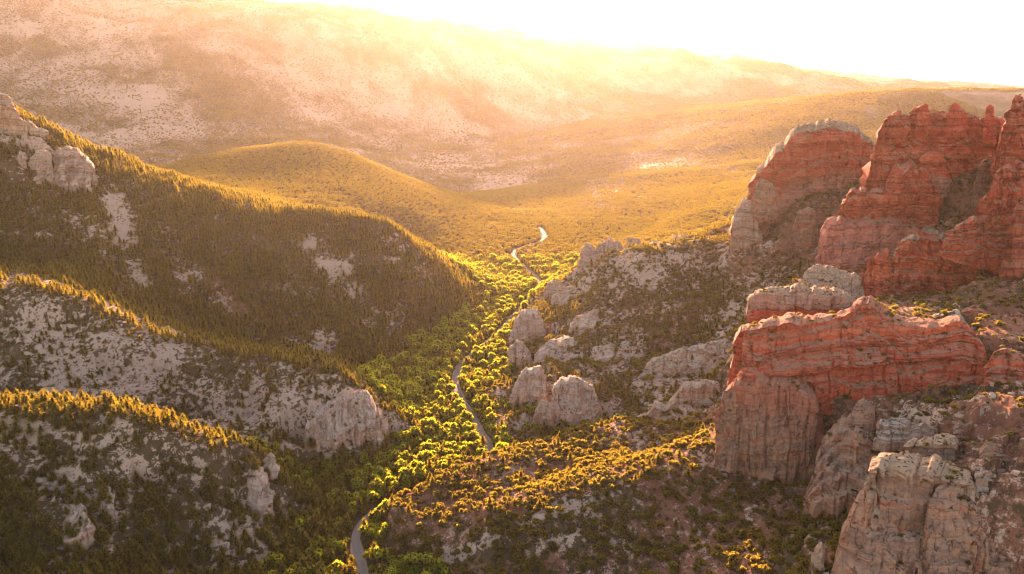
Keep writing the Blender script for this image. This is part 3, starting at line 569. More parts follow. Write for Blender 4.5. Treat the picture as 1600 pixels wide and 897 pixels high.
for i, (cx_, tp, bs, wp) in enumerate([(66, 236, 266, 34), (34, 238, 252, 12), (78, 264, 300, 16), (62, 278, 306, 30), (96, 258, 300, 20), (118, 282, 312, 18), (22, 278, 306, 34), (140, 280, 304, 10)]):
    dome('rock_crag', ['double bouldered crag below the grey banded one', 'little rock tooth beside the double bouldered crag', 'thin upright rock over the pinkish boulder on the big spur', 'pinkish boulder lying lowest beside the thin upright rock', 'stout rock column at the near edge of the fissured crag', 'leaning rock at the bottom of the fissured crag', 'isolated pointed boulder in the dark forest of the big spur', 'small white tooth at the lower edge of the fissured crag'][i], cx_, tp, bs, wp, 742 - i * 2, 10, M_CRAG, 70 + i, rnd=1.5)
dome('rock_outcrop', 'pale cliff bulge on the sunny shoulder of the big spur', 588, 372, 392, 40, 730, 12, M_CRAG, 80)
dome('rock_outcrop', 'tall pale rib on the flank of the big spur', 574, 434, 476, 26, 690, 10, M_CRAG, 81)
dome('rock_outcrop', 'pointed pale rock near the shoulder of the big spur', 626, 384, 412, 20, 722, 8, M_CRAG, 82)

# ------------------------------------------------------------------ terrain: ridge lines and slopes as surveyed points
CT = []      # (x, y, z, group)
def far_y(group, p):
    return (p[0], p[1], p[2] if p[2] < 1200 or group not in ('r0', 'far', 'mesa', 'mountain') else 1200 + (p[2] - 1200) * 1.42)
def line(group, pts, step):
    pts = np.array([at(*far_y(group, p)) for p in pts])
    for a, b in zip(pts[:-1], pts[1:]):
        n = max(1, int(np.linalg.norm((b - a)[:2]) / step))
        for k in range(n): CT.append((*(a + (b - a) * k / n), group))
    CT.append((*pts[-1], group))
def pts(group, ps):
    for p in ps: CT.append((*at(*far_y(group, p)), group))
def fl(ps, group='floor'):
    for p in ps: CT.append((*floor_at(*p), group))
# big forested spur
line('r1', [(-200, 70, 830), (-60, 130, 810), (0, 172, 800), (70, 208, 800), (150, 247, 800), (210, 270, 800), (300, 306, 800), (400, 330, 785), (480, 338, 765), (550, 341, 752), (600, 350, 745), (650, 384, 740), (690, 423, 735), (730, 458, 730), (752, 477, 727)], 20)
pts('r1', [(-100, 260, 740), (0, 250, 740), (0, 330, 690), (0, 400, 630), (-150, 400, 640), (0, 440, 590), (100, 330, 690), (100, 420, 620), (200, 350, 720), (200, 440, 620), (300, 420, 670), (200, 490, 570), (300, 500, 590), (300, 530, 550), (400, 400, 705), (400, 480, 630), (400, 545, 560), (500, 450, 650), (500, 520, 585), (500, 562, 545),
           (580, 430, 680), (600, 500, 630), (640, 440, 690), (640, 500, 655), (690, 470, 690), (600, 550, 580)])
pts('r1', [(-130, 210, 1000), (0, 245, 960), (100, 285, 960), (-300, 160, 1100), (200, 315, 960), (-250, 130, 880)])
# pale ridge
line('r2', [(-150, 400, 520), (0, 452, 500), (80, 462, 498), (150, 493, 490), (250, 524, 484), (330, 549, 478), (400, 559, 470), (470, 569, 460), (520, 584, 450), (560, 612, 443), (590, 640, 440), (606, 662, 436)], 15)
pts('r2', [(0, 560, 460), (0, 640, 425), (-150, 560, 470), (100, 560, 462), (100, 640, 422), (200, 585, 450), (200, 645, 424), (300, 600, 452), (300, 655, 425), (380, 610, 445), (380, 680, 408), (450, 620, 430), (460, 690, 402), (520, 640, 432), (530, 700, 410), (570, 700, 418), (607, 690, 428)])
pts('r2', [(100, 640, 385), (200, 645, 385), (300, 675, 375)])
# near ridge
line('r3', [(-150, 650, 335), (0, 652, 330), (50, 648, 330), (130, 652, 332), (200, 648, 335), (260, 673, 338), (330, 694, 340), (400, 723, 345), (440, 762, 350)], 12)
pts('r3', [(0, 700, 312), (0, 800, 282), (0, 890, 260), (-150, 800, 286), (100, 720, 316), (150, 800, 292), (150, 890, 268), (230, 740, 320), (300, 760, 322), (300, 850, 302), (300, 890, 289), (380, 770, 332), (420, 800, 340), (400, 850, 310), (420, 890, 300), (500, 890, 301)])
# valley floor
fl([(560, 890), (500, 770), (560, 760), (620, 880), (600, 840), (600, 800), (560, 800), (620, 740), (640, 700), (700, 720), (740, 720), (680, 660), (640, 650), (720, 640), (680, 600), (650, 600), (640, 580), (712, 580), (735, 555), (700, 560), (690, 540), (760, 535), (740, 510), (800, 498), (770, 480), (800, 470), (845, 440), (815, 415), (790, 440), (760, 430), (800, 395), (760, 400), (850, 370), (845, 355), (780, 370), (900, 420), (900, 390), (720, 410)])
fl([(540, 730), (470, 735), (600, 720), (745, 700), (760, 720), (740, 660), (728, 615), (726, 590)])
fl([(560, 950), (600, 950), (600, 900)])
# mid dome hill
line('r0', [(150, 300, 1250), (230, 272, 1350), (300, 246, 1400), (400, 229, 1420), (480, 223, 1420), (540, 235, 1400), (620, 273, 1350), (700, 313, 1280), (770, 350, 1200)], 40)
line('r0', [(230, 275, 930), (330, 296, 930), (400, 306, 940), (430, 328, 930)], 30)
pts('r0', [(480, 290, 1180), (560, 300, 1180), (560, 340, 1050), (640, 340, 1130), (700, 380, 1030), (400, 280, 1200), (680, 355, 1110)])
fl([(650, 400), (600, 385)], 'r0')
pts('r0', [(300, 285, 1650), (400, 270, 1750), (480, 268, 1800), (550, 285, 1700), (640, 320, 1560)])
# far valley and mountains
pts('far', [(1050, 350, 1150), (1100, 330, 1170), (1000, 350, 1250), (950, 370, 1150), (1150, 300, 1300), (1000, 300, 1500), (900, 330, 1350), (850, 330, 1300), (800, 330, 1350), (850, 290, 1650), (760, 300, 1600), (1000, 250, 1900), (1100, 250, 1800), (1180, 250, 1700), (1200, 200, 2000), (1300, 200, 1950), (1500, 200, 1900), (1650, 200, 1900), (1100, 210, 2100), (1000, 200, 2400), (900, 200, 2700), (900, 250, 2000), (850, 230, 2300), (1400, 200, 1900), (1750, 220, 1900)])
line('mesa', [(950, 190, 2750), (1060, 174, 2500), (1150, 168, 2400), (1250, 162, 2300), (1370, 150, 2200), (1430, 138, 2200), (1462, 147, 2200), (1500, 147, 2200), (1600, 145, 2200), (1800, 145, 2200)], 60)
line('mesa', [(1430, 146, 2700), (1600, 146, 2700), (1800, 146, 2700)], 100)
line('mountain', [(-500, -30, 3000), (-200, -10, 3100), (0, -8, 3200), (100, -4, 3250), (190, 5, 3300), (290, 7, 3350), (350, 14, 3400), (430, 27, 3400), (530, 36, 3450), (580, 36, 3450), (640, 48, 3500), (680, 53, 3550), (740, 58, 3600), (790, 72, 3650), (830, 71, 3900), (870, 75, 4200)], 90)
line('mountain', [(870, 75, 4200), (920, 67, 4300), (980, 82, 4300), (1070, 79, 4250), (1150, 90, 4200), (1215, 99, 4150), (1260, 117, 4100), (1320, 130, 4000), (1375, 141, 3900), (1480, 150, 3700)], 90)
pts('mountain', [(-300, 200, 2200), (0, 160, 2400), (100, 205, 2200), (300, 205, 2300), (450, 210, 2350), (600, 235, 2300), (740, 300, 1800), (700, 200, 2800), (800, 200, 3000), (800, 130, 3400), (300, 100, 2850), (100, 100, 2800), (500, 125, 3000), (640, 120, 3100), (-100, 80, 2900), (950, 140, 3800), (1100, 140, 3800), (200, 240, 2000), (100, 230, 1800), (1250, 150, 3500),
                 (600, 180, 2800), (700, 250, 2300), (560, 225, 2150)])
pts('mountain', [(-600, 40, 6500), (200, 40, 6500), (800, 85, 7500), (1400, 140, 7500), (2000, 150, 6500), (2100, 150, 3500), (-700, 120, 2000), (2200, 250, 1500)])
# spur across the road
line('ra', [(812, 505, 670), (832, 482, 690), (870, 446, 700), (910, 408, 700), (960, 390, 700), (1000, 385, 700), (1050, 375, 700), (1100, 365, 695), (1145, 362, 680)], 15)
pts('ra', [(828, 652, 470), (795, 645, 474), (870, 676, 446), (900, 678, 444), (935, 670, 452), (850, 684, 436), (815, 545, 590), (800, 590, 538), (835, 600, 500), (810, 560, 565), (805, 530, 620), (900, 560, 540), (870, 520, 600), (950, 500, 585), (900, 460, 660), (1050, 500, 565), (1100, 560, 505), (1150, 500, 540), (1000, 450, 615), (1000, 403, 640), (1080, 396, 640), (940, 411, 655), (1130, 386, 640), (1100, 430, 625), (1180, 450, 570), (1230, 440, 560), (960, 560, 530), (1030, 570, 510), (1050, 610, 478), (940, 620, 480),
           (940, 655, 450), (1000, 645, 458), (1120, 592, 478), (790, 650, 458), (770, 610, 505), (745, 590, 550), (775, 560, 585), (820, 650, 452), (800, 700, 425)])
# juniper slope in front
line('rb', [(612, 792, 330), (640, 773, 348), (700, 744, 362), (740, 726, 373), (770, 712, 386), (850, 692, 408), (930, 672, 418), (1010, 655, 424), (1070, 625, 430), (1130, 598, 435)], 14)
line('rb', [(625, 842, 316), (690, 820, 319), (760, 800, 322), (880, 770, 325), (1000, 745, 330), (1080, 715, 340), (1122, 690, 350)], 10)
pts('rb', [(600, 880, 303), (640, 880, 304), (700, 880, 301), (800, 880, 293), (900, 880, 287), (1000, 880, 281), (1100, 880, 272), (1200, 880, 255), (1285, 880, 236), (660, 800, 338), (700, 785, 342), (780, 765, 352), (850, 748, 363), (930, 728, 370), (1000, 715, 384), (1080, 680, 390), (1130, 650, 392),
           (1100, 800, 306), (1150, 760, 318), (1200, 830, 278), (1240, 785, 292), (1280, 800, 276), (1300, 840, 252), (950, 815, 306), (1040, 800, 308), (850, 830, 302), (1160, 720, 338)])
pts('rb', [(600, 960, 285), (800, 960, 262), (1000, 960, 252), (1200, 960, 230), (300, 960, 255), (0, 960, 215)])
# benches and gullies among the red cliffs
pts('cliffs', [(1155, 382, 630), (1200, 402, 605), (1250, 405, 590), (1262, 298, 655), (1337, 283, 650), (1300, 325, 635), (1230, 330, 640), (1345, 330, 600), (1268, 425, 550), (1300, 380, 590),
               (1490, 255, 548), (1520, 265, 545), (1500, 335, 505), (1540, 260, 535), (1450, 365, 490), (1480, 355, 490), (1425, 390, 490), (1400, 405, 490),
               (1560, 300, 500), (1460, 356, 470), (1360, 415, 490), (1300, 432, 480), (1245, 440, 470)])
pts('cliffs', [(1180, 470, 425), (1250, 462, 425), (1320, 470, 430), (1345, 470, 425), (1400, 470, 425), (1440, 468, 425), (1500, 468, 425), (1215, 508, 385), (1290, 508, 375), (1340, 485, 390), (1400, 502, 358), (1450, 492, 372), (1490, 490, 372), (1490, 505, 350),
               (1530, 440, 400), (1570, 430, 405), (1560, 500, 348), (1600, 460, 380), (1600, 540, 315), (1680, 500, 350), (1640, 600, 280), (1580, 600, 280), (1530, 590, 296)])
pts('cliffs', [(1500, 640, 275), (1430, 640, 290), (1560, 670, 245), (1600, 720, 220), (1700, 700, 220), (1450, 690, 255), (1400, 690, 265), (1350, 690, 300), (1320, 690, 306), (1480, 720, 235), (1540, 730, 228), (1600, 820, 212), (1660, 900, 200), (1300, 780, 278), (1340, 790, 268), (1380, 800, 262), (1350, 776, 276), (1320, 960, 200), (1400, 970, 197), (1500, 980, 195), (1580, 980, 192), (1400, 1050, 175), (1600, 1050, 170)])
pts('cliffs', [(1150, 610, 420), (1140, 620, 400), (1170, 700, 345)])
# behind the buttes the ground falls away
pts('far', [(1200, 360, 900), (1350, 340, 950), (1500, 340, 950), (1700, 340, 900), (1250, 310, 1150), (1450, 280, 1200), (1700, 270, 1200), (1000, 400, 850), (1100, 380, 850), (900, 440, 800)])
CT += [(-300, 60, 55, 'r3'), (0, 120, 8, 'rb'), (200, 100, 50, 'rb'), (0, -100, 30, 'rb'), (-400, -300, 60, 'r3'), (400, -300, 90, 'rb'), (0, -2000, 150, 'far'), (-2500, 0, 220, 'far'), (2500, 0, 220, 'far'), (-2000, -2000, 200, 'far'), (2000, -2000, 200, 'far'), (700, 300, 160, 'cliffs'), (500, 120, 120, 'cliffs')]

CX = np.array([c[:3] for c in CT]); GR = [c[3] for c in CT]
GNAMES = ['floor', 'r1', 'r2', 'r3', 'r0', 'far', 'mesa', 'mountain', 'ra', 'rb', 'cliffs']
CG = np.array([GNAMES.index(g) for g in GR])
# drop near-duplicates
keep = []
for i in range(len(CX)):
    d = np.hypot(CX[keep, 0] - CX[i, 0], CX[keep, 1] - CX[i, 1]) if keep else np.array([9e9])
    if d.min() > 3.0: keep.append(i)
CX, CG = CX[keep], CG[keep]
N = len(CX)
D = np.hypot(CX[:, None, 0] - CX[None, :, 0], CX[:, None, 1] - CX[None, :, 1])
A = np.zeros((N + 1, N + 1)); A[:N, :N] = -D - np.eye(N) * 1.0; A[:N, N] = 1; A[N, :N] = 1
SOL = np.linalg.solve(A, np.concatenate([CX[:, 2], [0]]))
def rbf(x, y, groups=False):
    sh = x.shape; x = x.ravel().astype(np.float32); y = y.ravel().astype(np.float32)
    z = np.empty(len(x), np.float32); g = np.empty(len(x), np.int8)
    cx = CX[:, 0].astype(np.float32); cyy = CX[:, 1].astype(np.float32); wv = SOL[:N].astype(np.float32)
    for s in range(0, len(x), 20000):
        d = np.hypot(x[s:s + 20000, None] - cx, y[s:s + 20000, None] - cyy)
        z[s:s + 20000] = SOL[N] - d @ wv
        g[s:s + 20000] = CG[d.argmin(1)]
    return z.reshape(sh).astype(np.float64), g.reshape(sh)

TH = np.radians(np.concatenate([np.linspace(-180, -50, 40)[:-1], np.linspace(-50, -45, 15)[:-1], np.linspace(-45, 45, 711), np.linspace(45, 50, 15)[1:], np.linspace(50, 180, 40)[1:]]))
RR = np.concatenate([np.geomspace(6, 150, 30)[:-1], np.geomspace(150, 1000, 440)[:-1], np.geomspace(1000, 7400, 215)[:-1], np.geomspace(7400, 16000, 20)])
gx = RR[:, None] * np.sin(TH)[None]; gy = RR[:, None] * np.cos(TH)[None]
ci = np.unique(np.concatenate([np.arange(0, len(RR), 2), [len(RR) - 1]])); cj = np.unique(np.concatenate([np.arange(0, len(TH), 2), [len(TH) - 1]]))
zc, gc = rbf(gx[np.ix_(ci, cj)], gy[np.ix_(ci, cj)])
ii = np.interp(np.arange(len(RR)), ci, np.arange(len(ci))); jj = np.interp(np.arange(len(TH)), cj, np.arange(len(cj)))
def bil(a, fi, fj):
    i0 = np.clip(np.floor(fi).astype(int), 0, a.shape[0] - 2); j0 = np.clip(np.floor(fj).astype(int), 0, a.shape[1] - 2)
    u = fi - i0; v = fj - j0
    return (a[i0, j0] * (1 - u) * (1 - v) + a[i0 + 1, j0] * u * (1 - v) + a[i0, j0 + 1] * (1 - u) * v + a[i0 + 1, j0 + 1] * u * v)
FI, FJ = np.meshgrid(ii, jj, indexing='ij')
gz = bil(zc, FI, FJ)
gg = gc[np.clip(np.round(FI).astype(int), 0, len(ci) - 1), np.clip(np.round(FJ).astype(int), 0, len(cj) - 1)]
G = {n: i for i, n in enumerate(GNAMES)}
gr = np.broadcast_to(RR[:, None], gx.shape)

# road centre line
ROAD = np.concatenate([floor_at([572, 566, 557, 553, 560, 578, 600], [960, 890, 860, 838, 818, 803, 793]),
                       floor_at([660, 720, 757, 770, 762, 748, 733, 718, 711, 711, 716, 726, 738, 752, 770, 790, 806, 830, 846, 836, 822, 810, 800, 806, 824, 845, 852, 848, 842], [768, 742, 728, 716, 692, 668, 643, 619, 600, 588, 576, 563, 552, 542, 528, 508, 490, 462, 441, 430, 420, 409, 397, 390, 384, 378, 370, 361, 355])])[:, :2]
def smooth_path(p, step):
    t = np.concatenate([[0], np.cumsum(np.hypot(*np.diff(p, axis=0).T))])
    s = np.arange(0, t[-1], step)
    q = np.stack([np.interp(s, t, p[:, 0]), np.interp(s, t, p[:, 1])], 1)
    for _ in range(30):
        q[1:-1] = 0.25 * q[:-2] + 0.5 * q[1:-1] + 0.25 * q[2:]
    return q
RP = smooth_path(ROAD, 2.0)
def road_dist(x, y):
    sh = x.shape; x = x.ravel(); y = y.ravel(); d = np.full(len(x), 1e3)
    m = np.where((x > -140) & (x < 120) & (y > 180) & (y < 1250))[0]
    for s in range(0, len(m), 20000):
        k = m[s:s + 20000]
        d[k] = np.sqrt(((x[k, None] - RP[None, ::2, 0]) ** 2 + (y[k, None] - RP[None, ::2, 1]) ** 2).min(1))
    return d.reshape(sh)
rd = road_dist(gx, gy)

# --- masks: bare pale rock and red soil, by where the photograph shows them
PALE_B = [  # px, py, rx, ry, angle, strength
    (185, 340, 22, 45, -20, 1.22), (215, 425, 20, 30, -30, 0.94), (290, 430, 25, 45, -25, 0.81), (340, 480, 30, 25, 0, 0.68), (170, 370, 30, 20, 0, 0.68), (60, 370, 25, 10, 0, 0.68), (140, 365, 15, 12, 0, 0.68),
    (480, 380, 30, 18, 10, 0.94), (520, 405, 40, 28, 20, 1.01), (600, 370, 35, 16, 20, 0.94), (615, 405, 20, 12, 40, 0.81), (560, 445, 25, 25, 30, 0.81), (430, 390, 20, 10, 0, 0.68), (500, 545, 30, 25, 0, 0.68), (400, 515, 30, 22, 10, 0.81), (565, 505, 20, 14, 0, 0.81), (445, 530, 30, 15, 0, 0.61),
    (60, 520, 110, 60, 12, .9), (200, 590, 120, 50, 14, .85), (330, 620, 110, 50, 14, .8), (450, 620, 80, 40, 15, .7), (350, 655, 90, 14, -10, 1.), (560, 650, 50, 40, 30, 1.), (90, 620, 90, 25, 0, .5),
    (40, 670, 60, 18, 0, .8), (120, 690, 70, 25, 10, .6), (210, 730, 35, 28, 10, .8), (300, 730, 30, 25, 30, .6), (110, 740, 45, 40, 30, .8), (120, 810, 25, 30, 0, .9), (270, 765, 18, 12, 0, .6), (230, 830, 25, 14, 0, .5), (340, 870, 30, 14, 0, .5), (260, 865, 25, 10, 0, .5), (350, 760, 40, 25, 30, .5), (200, 780, 30, 30, 30, .6),
    (820, 500, 30, 40, -30, .8), (870, 540, 60, 40, -10, .7), (850, 590, 60, 35, 0, .8), (960, 560, 70, 30, -15, .75), (1010, 600, 60, 25, -15, .8), (1080, 555, 70, 22, -15, .9), (960, 440, 60, 16, -30, .7), (1060, 405, 70, 12, -15, .85), (930, 400, 40, 20, -25, .8), (1000, 470, 70, 20, -25, .5), (890, 600, 40, 40, 0, .7),
    (1060, 635, 70, 25, -15, 1.), (960, 690, 60, 10, -15, .6), (880, 800, 110, 12, -20, .85), (960, 760, 40, 10, -20, .6), (760, 850, 90, 16, -25, .8), (860, 850, 60, 18, -20, .7), (930, 740, 30, 8, 0, .5), (1050, 730, 60, 10, -25, .5), (1100, 860, 30, 12, 0, .5), (1270, 850, 20, 30, 0, .8),
    (1450, 500, 60, 22, 0, .8), (1420, 655, 70, 25, 10, .7), (1300, 450, 50, 14, 10, .8), (1260, 330, 60, 30, 0, .4)]
RED_B = [
    (370, 470, 35, 25, 30, .8), (400, 490, 30, 20, 20, .8), (340, 440, 20, 25, 0, .6), (210, 470, 30, 10, 10, .5), (440, 505, 25, 15, 0, .5),
    (1170, 430, 60, 45, -15, .8), (1120, 470, 70, 30, -15, .6), (1050, 520, 60, 20, -10, .5), (1230, 420, 50, 30, 0, .6),
    (800, 790, 90, 40, -20, .8), (900, 730, 120, 30, -20, .8), (1050, 690, 90, 30, -20, .7), (1050, 800, 120, 50, -25, .95), (1150, 760, 80, 60, -20, .9), (1100, 880, 130, 40, 0, .9), (700, 800, 60, 20, -20, .6), (960, 860, 80, 30, 0, .8), (1200, 850, 70, 50, 0, .9), (640, 830, 50, 30, 0, .5),
    (1560, 500, 70, 70, 0, 1.), (1520, 640, 80, 50, 0, .8), (1580, 620, 50, 60, 0, .8), (1400, 440, 60, 30, 0, .6), (1480, 330, 60, 40, 0, .5)]
def blobs(px, py, L):
    s = np.zeros(px.shape)
    for bx, by, rx, ry, an, st in L:
        c, q = math.cos(math.radians(an)), math.sin(math.radians(an))
        m = (np.abs(px - bx) < 3 * max(rx, ry)) & (np.abs(py - by) < 3 * max(rx, ry))
        dx, dy = px[m] - bx, py[m] - by
        s[m] = np.maximum(s[m], st * np.exp(-0.7 * (((dx * c + dy * q) / rx) ** 2 + ((-dx * q + dy * c) / ry) ** 2)))
    return s
def masks(x, y, z, g):
    px, py, f = project(x, y, z)
    px = np.where(y > 30, px, -9e3)
    n = fbm2(x / 45, y / 45, 4); n2 = fbm2(x / 14 + 50, y / 14, 3)
    pale = blobs(px, py, PALE_B); red = blobs(px, py, RED_B)
    base = np.array([.0, .19, .45, .30, .05, .10, .12, .30, .42, .15, .12])[g]
    pale = np.maximum(pale, base + 0.15) + 0.42 * n + 0.22 * n2 - 0.12
    base = np.array([.05, .20, .15, .15, .15, .30, .35, .20, .48, .62, .60])[g]
    red = np.maximum(red, base) + 0.35 * fbm2(x / 38 + 9, y / 38, 3) + 0.15 * n2
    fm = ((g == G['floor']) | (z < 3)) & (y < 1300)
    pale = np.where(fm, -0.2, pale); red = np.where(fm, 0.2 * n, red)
    far = y > 1150
    pn = fbm2(x / 230, y / 260, 5, .6) + 0.5 * ridge2(x / 400 + .3 * z / 100, y / 600, 3)
    pale = np.where(far & ~fm, np.array([.0, .2, .4, .3, .02, .20, .24, .44, .4, .4, .3])[g] + 0.6 * pn, pale)
    return pale, red
pale, red = masks(gx, gy, gz, gg)
# --- relief
lift = np.maximum(sst(1.5, 14, gz), sst(1200, 1500, gy)); rdm = sst(5, 16, rd); lift = lift * rdm
near = 1 - sst(1000, 1500, gr)
rk = np.maximum(np.clip(pale, 0, 1), .75 * (gg == G['cliffs'])) * near
rel = lift * near * (3.0 * fbm2(gx / 60, gy / 60, 3) + 1.8 * ridge2(gx / 26, gy / 26, 3) + 0.8 * fbm2(gx / 8, gy / 8, 3))
crag = ridge2(gx / 13 + 0.4 * fbm2(gx / 9, gy / 9, 2), gy / 13, 4)
rel += lift * near * ((gg == G['r1']) * 6.5 + (gg == G['r2']) * 3.0 + (gg == G['ra']) * 3.5) * (ridge2(gx / 52 + .35 * gy / 52 + .4 * fbm2(gx / 60, gy / 60, 2), gy / 170, 3) - .4)
rel += lift * rk * (2.6 * crag + 1.0 * fbm2(gx / 3, gy / 3, 2))
farw = sst(900, 2600, gr) * np.maximum(sst(6, 60, gz), sst(1250, 1700, gy))
rel += farw * (20 * (-.5 + 1.0 * ridge2(gx / 330 + 0.5 * fbm2(gx / 300, gy / 300, 2), gy / 420, 4)) + 36 * (gg == G['mountain']) * (-.62 + 1.0 * ridge2(gx / 620 + 0.3 * fbm2(gx / 500, gy / 500, 2) + .35 * gy / 620, gy / 1500, 3)) + 6 * fbm2(gx / 90, gy / 90, 3)) * (0.6 + 0.9 * sst(2200, 4300, gr) * (gg == G['mountain']))
gz = gz + rel
# rock terraces on the bare slopes
q = gz / 5.0 + 0.5 * fbm2(gx / 40, gy / 40, 2); fr = q - np.floor(q)
gz = gz + near * lift * np.maximum(np.clip(pale * 1.3 - 0.2, 0, 1), .7 * (gg == G['cliffs'])) * 4.6 * (sst(0.3, 0.75, fr) - fr)
gz = np.where(gy < 1250, np.maximum(gz, -1.0), gz)
# the ground meets each rock mass at its foot
for Bf, th in FEET:
    if th < 7: continue
    m = (gx > Bf[:, 0].min() - 14) & (gx < Bf[:, 0].max() + 14) & (gy > Bf[:, 1].min() - 16) & (gy < Bf[:, 1].max() + th)
    if not m.any(): continue
    xm, ym = gx[m], gy[m]; bb = Bf[::max(1, len(Bf) // 120)]
    d2 = np.hypot(xm[:, None] - bb[:, 0], ym[:, None] - bb[:, 1]); k = d2.argmin(1); d = d2.min(1)
    front = np.hypot(xm, ym) < np.hypot(bb[k, 0], bb[k, 1])
    lim = bb[k, 2] + np.where(front, np.maximum(d - 1.5, 0) * 1.0, np.where(d < th * .6, 0, 60))
    gz[m] = np.maximum(np.minimum(gz[m], lim), gz[m] - (7 if th < 20 else 40))
wr = 1 - sst(4.5, 12, rd)
gz = gz * (1 - wr) + 0.0 * wr
pale = np.where(rd < 7, np.maximum(pale, 0.0), pale)

def ground_z(x, y, a=None):
    r = np.hypot(x, y); t = np.arctan2(x, y)
    return bil(gz if a is None else a, np.interp(r, RR, np.arange(len(RR))), np.interp(t, TH, np.arange(len(TH))))

nR, nT = gx.shape
idx = np.arange(nR * nT).reshape(nR, nT)
F = np.stack([idx[:-1, :-1], idx[:-1, 1:], idx[1:, 1:], idx[1:, :-1]], -1).reshape(-1, 4)[:, ::-1]
V = np.stack([gx, gy, gz], -1).reshape(-1, 3)
fg = gg[:-1, :-1].ravel()
zones = [('valley_floor', ['floor']), ('hillside', ['r1']), ('pale_ridge', ['r2']), ('near_ridge', ['r3']), ('wooded_hill', ['r0']), ('plain', ['far']), ('mesa', ['mesa']), ('mountain', ['mountain']), ('rocky_spur', ['ra']), ('juniper_slope', ['rb']), ('cliff_bench', ['cliffs'])]
for nm, gs in zones:
    sel = np.isin(fg, [G[g] for g in gs]); Fz = F[sel]
    u, inv = np.unique(Fz, return_inverse=True)
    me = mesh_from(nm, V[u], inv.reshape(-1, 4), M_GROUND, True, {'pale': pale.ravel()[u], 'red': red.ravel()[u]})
    tag(obj(nm, me), kind='structure')

# --- road: shoulder sheet and asphalt sheet
def ribbon(path, half, z):
    t = np.gradient(path, axis=0); t /= np.linalg.norm(t, axis=1)[:, None]
    nn = np.stack([-t[:, 1], t[:, 0]], 1)
    cols = [-1, -0.33, 0.33, 1]
    V = np.concatenate([np.c_[path + nn * half * c, np.full(len(path), z)] for c in cols])
    n = len(path); Fr = []
    for c in range(3):
        a = np.arange(n - 1) + c * n
        Fr.append(np.stack([a, a + n, a + n + 1, a + 1], -1))
    return V, np.concatenate(Fr)[:, ::-1]
v, f = ribbon(RP, 3.2 + 0.0 * RP[:, :1] + 1.0 * vn2(RP[:, 0] / 15, RP[:, 1] / 15)[:, None], 0.10); tag(obj('road_shoulder', mesh_from('road_shoulder', v, f, M_SHOULDER)), kind='structure')
v, f = ribbon(RP, 2.1, 0.16); tag(obj('road', mesh_from('road', v, f, M_ROAD)), kind='structure')

# ------------------------------------------------------------------ plants
def leaves(cen, size, rngl, flat=0.0):
    n = len(cen); a = rngl.normal(size=(n, 3)); a[:, 2] *= (1 - flat); a /= np.linalg.norm(a, axis=1)[:, None]
    b = np.cross(a, rngl.normal(size=(n, 3))); b /= np.linalg.norm(b, axis=1)[:, None]
    c = np.cross(a, b); s = np.asarray(size)[:, None] * np.ones((n, 1))
    k = rngl.uniform(.6, 1.0, (n, 1)); bend = a * s * 0.25
    V = np.stack([cen - b * s, cen + c * s * k - bend, cen + b * s, cen - c * s * k - bend], 1).reshape(-1, 3)
    return V, np.arange(n * 4).reshape(n, 4)
def trunk_mesh(name, h, r0, lean, limbs, rngl):
    V, F = [], []
    def tube(p, q, a, b, k=5):
        p, q = np.array(p, float), np.array(q, float); d = (q - p) / np.linalg.norm(q - p)
        x = np.cross(d, [0.3, 1, 0.2]); x /= np.linalg.norm(x); y = np.cross(d, x); o = len(V)
        for c, rr in ((p, a), (q, b)):
            for i in range(k):
                t = 2 * math.pi * i / k; V.append(c + rr * (x * math.cos(t) + y * math.sin(t)))
        for i in range(k): F.append((o + i, o + (i + 1) % k, o + k + (i + 1) % k, o + k + i))
    pts_ = [(lean * math.sin(3 * t) * .5, lean * t, -0.06 + h * t + .06 * t) for t in (0, .35, .7, 1)]
    rr = [r0, r0 * .75, r0 * .45, r0 * .12]
    for i in range(3): tube(pts_[i], pts_[i + 1], rr[i], rr[i + 1])
    for (z0, z1, rad) in limbs:
        a = rngl.uniform(0, 6.28); tube((0, lean * z0, z0), (rad * math.cos(a), rad * math.sin(a), z1), r0 * .4, r0 * .1, 4)
    return mesh_from(name, np.array(V), np.array(F), M_BARK, True)
def core_blob(c, rad, hz, r, n=7, m=5):  # added blob that stops sunlight passing through a crown
    V, F = [], []
    for i in range(m):
        t = (i + .0) / (m - 1); ph = -math.pi / 2 + math.pi * (.04 + .92 * t)
        for k in range(n):
            a = 6.283 * k / n; q = r.uniform(.8, 1.1)
            V.append((c[0] + rad * q * math.cos(ph) * math.cos(a), c[1] + rad * q * math.cos(ph) * math.sin(a), c[2] + hz * math.sin(ph)))
    for i in range(m - 1):
        for k in range(n): F.append((i * n + k, i * n + (k + 1) % n, (i + 1) * n + (k + 1) % n, (i + 1) * n + k))
    return np.array(V), np.array(F)
def merge(parts):
    o = 0; Vs, Fs = [], []
    for V, F in parts: Vs.append(V); Fs.append(F + o); o += len(V)
    return np.concatenate(Vs), np.concatenate(Fs)
M_CORE = None
